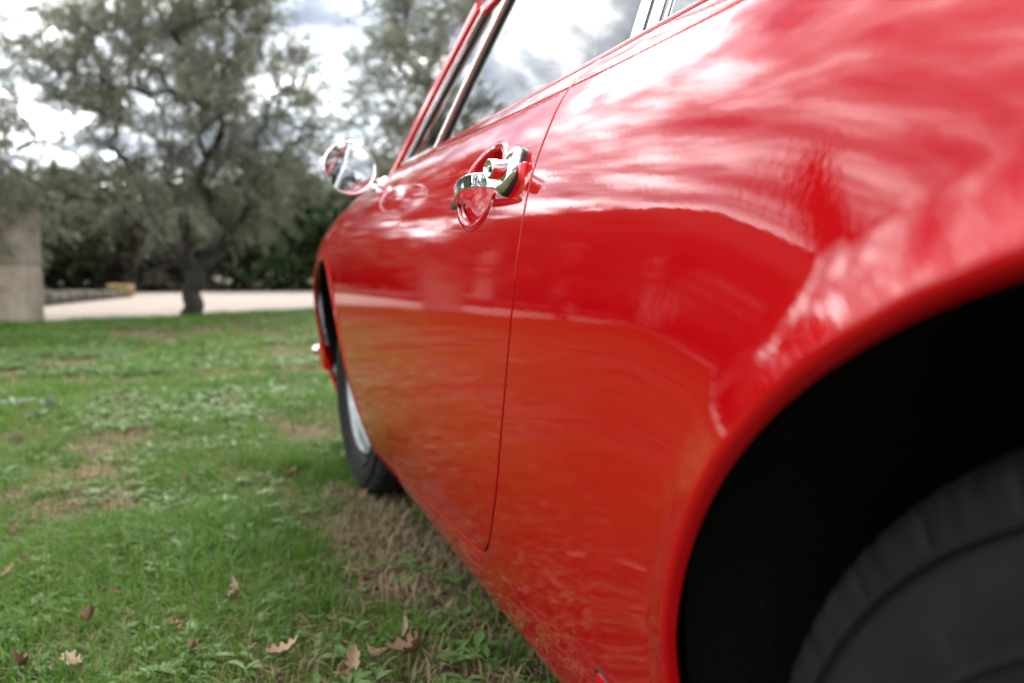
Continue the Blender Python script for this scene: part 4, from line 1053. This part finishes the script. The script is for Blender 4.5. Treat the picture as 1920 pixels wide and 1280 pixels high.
# local frame: -y faces the car, +x is to the right of the view
W_, D_, E_ = 6.4, 6.0, 3.5
mk('wall', *rbox((W_, D_, E_), 0, 1, Matrix.Translation((0, D_/2, E_/2))), M['hwall'], house, None, False)
o_ = .45; rz_ = 5.55
V = [(-W_/2-o_, -o_, E_+.02), (W_/2+o_, -o_, E_+.02), (W_/2+o_, D_+o_, E_+.02), (-W_/2-o_, D_+o_, E_+.02), (-.6, D_/2, rz_), (.6, D_/2, rz_), (-W_/2-o_, -o_, E_-.12), (W_/2+o_, -o_, E_-.12), (W_/2+o_, D_+o_, E_-.12), (-W_/2-o_, D_+o_, E_-.12)]
F = [(0, 1, 5, 4), (1, 2, 5), (2, 3, 4, 5), (3, 0, 4), (6, 7, 1, 0), (7, 8, 2, 1), (8, 9, 3, 2), (9, 6, 0, 3), (9, 8, 7, 6)]
rf = mk('roof', V, F, M['htile'], house, None, False)
for x in (W_/2-.35, W_/2-1.65):
    mk('porch_post', *rbox((.24, .24, 2.55), .01, 1, Matrix.Translation((x, -1.5, 1.275))), M['hpale'], house, None, False)
mk('porch_post', *rbox((.24, .24, 2.55), .01, 1, Matrix.Translation((.15, -1.5, 1.275))), M['hpale'], house, None, False)
mk('porch_beam', *rbox((W_*.58, .2, .22), .01, 1, Matrix.Translation((1.5, -1.5, 2.665))), M['hdark'], house, None, False)
mk('porch_roof', *rbox((W_*.62, 1.75, .1), .01, 1, Matrix.Translation((1.5, -.75, 2.85)) @ Matrix.Rotation(R(9), 4, 'X')), M['htile'], house, None, False)
for x, z, ww_, hh_ in ((1.6, 1.25, 1.5, 2.1), (-1.7, 1.6, 1.0, 1.3)):
    wn_ = mk('window', *rbox((ww_, .1, hh_), .01, 1, Matrix.Translation((x, -.02, z))), M['hdark'], house, None, False)
    for s_ in (-1, 1): mk('pane', *rbox((ww_/2-.1, .02, hh_-.16), 0, 1, Matrix.Translation((x+s_*(ww_/4-.01), -.085, z))), M['hpane'], wn_, None, False)
def cypress(seed, H_, r_):
    """a clipped slim cypress: small sprays standing on a close core"""
    rg = np.random.default_rng(seed); n = 9000; f = rg.uniform(0, 1, n)**.9; z = .35+f*(H_-.35)
    def pr(f): return r_*np.clip(np.minimum((f+.04)/.16, (1.01-f)/.5), 0, 1)**.8
    an = rg.uniform(0, 2*math.pi, n); q = pr(f)*.92; C = np.stack([q*np.cos(an), q*np.sin(an), z], 1); D = np.stack([np.cos(an)*.15, np.sin(an)*.15, np.ones(n)], 1)
    V, T, tint = leaf_cloud(C, D, .07, .022, rg, 0)
    fz = np.linspace(0, 1, 24); cv, cf = lathe([(.35+u*(H_-.35), max(float(pr(np.array([u]))[0])*.93, .002)) for u in fz], 14, (0, 0, 1)); cv = np.array([tuple(v) for v in cv]); ct = np.array([(a, b, c) for a, b, c, d in cf]+[(a, c, d) for a, b, c, d in cf])
    return mesh_of('trunk', *tube([(0, 0, -.1), (0, 0, H_*.5), (0, 0, H_*.9)], [.09, .05, .01], 8)), tri_mesh('crown', np.vstack([V, cv]), np.vstack([T, ct+len(V)]), {'tint': np.concatenate([tint, np.full(len(cv), .25)])})
azc = R(33.3); cyp = place_tree('cypress_tree', cypress(3, 8.3, .36), (-14.2*math.sin(azc), 14.2*math.cos(azc), 0), 0, 1.0, 'slim leaning cypress mirrored as a spire in the red rear fender', None, M['oak'])
cyp.rotation_euler = (Matrix.Rotation(azc, 4, 'Z') @ Matrix.Rotation(R(11), 4, 'Y')).to_euler()
# trees further round, beyond the left edge of the view and behind the house
place_tree('evergreen_tree', tC, (-14.5, 12.0, 0), R(40), 1.3, 'evergreen tree beyond the house, out of the photo to the left', 'trees beyond the house', M['oak'])
place_tree('evergreen_tree', tC, (-13.0, 4.5, 0), R(140), 1.2, 'evergreen tree left of the car, out of the photo', 'trees beyond the house', M['oak'])
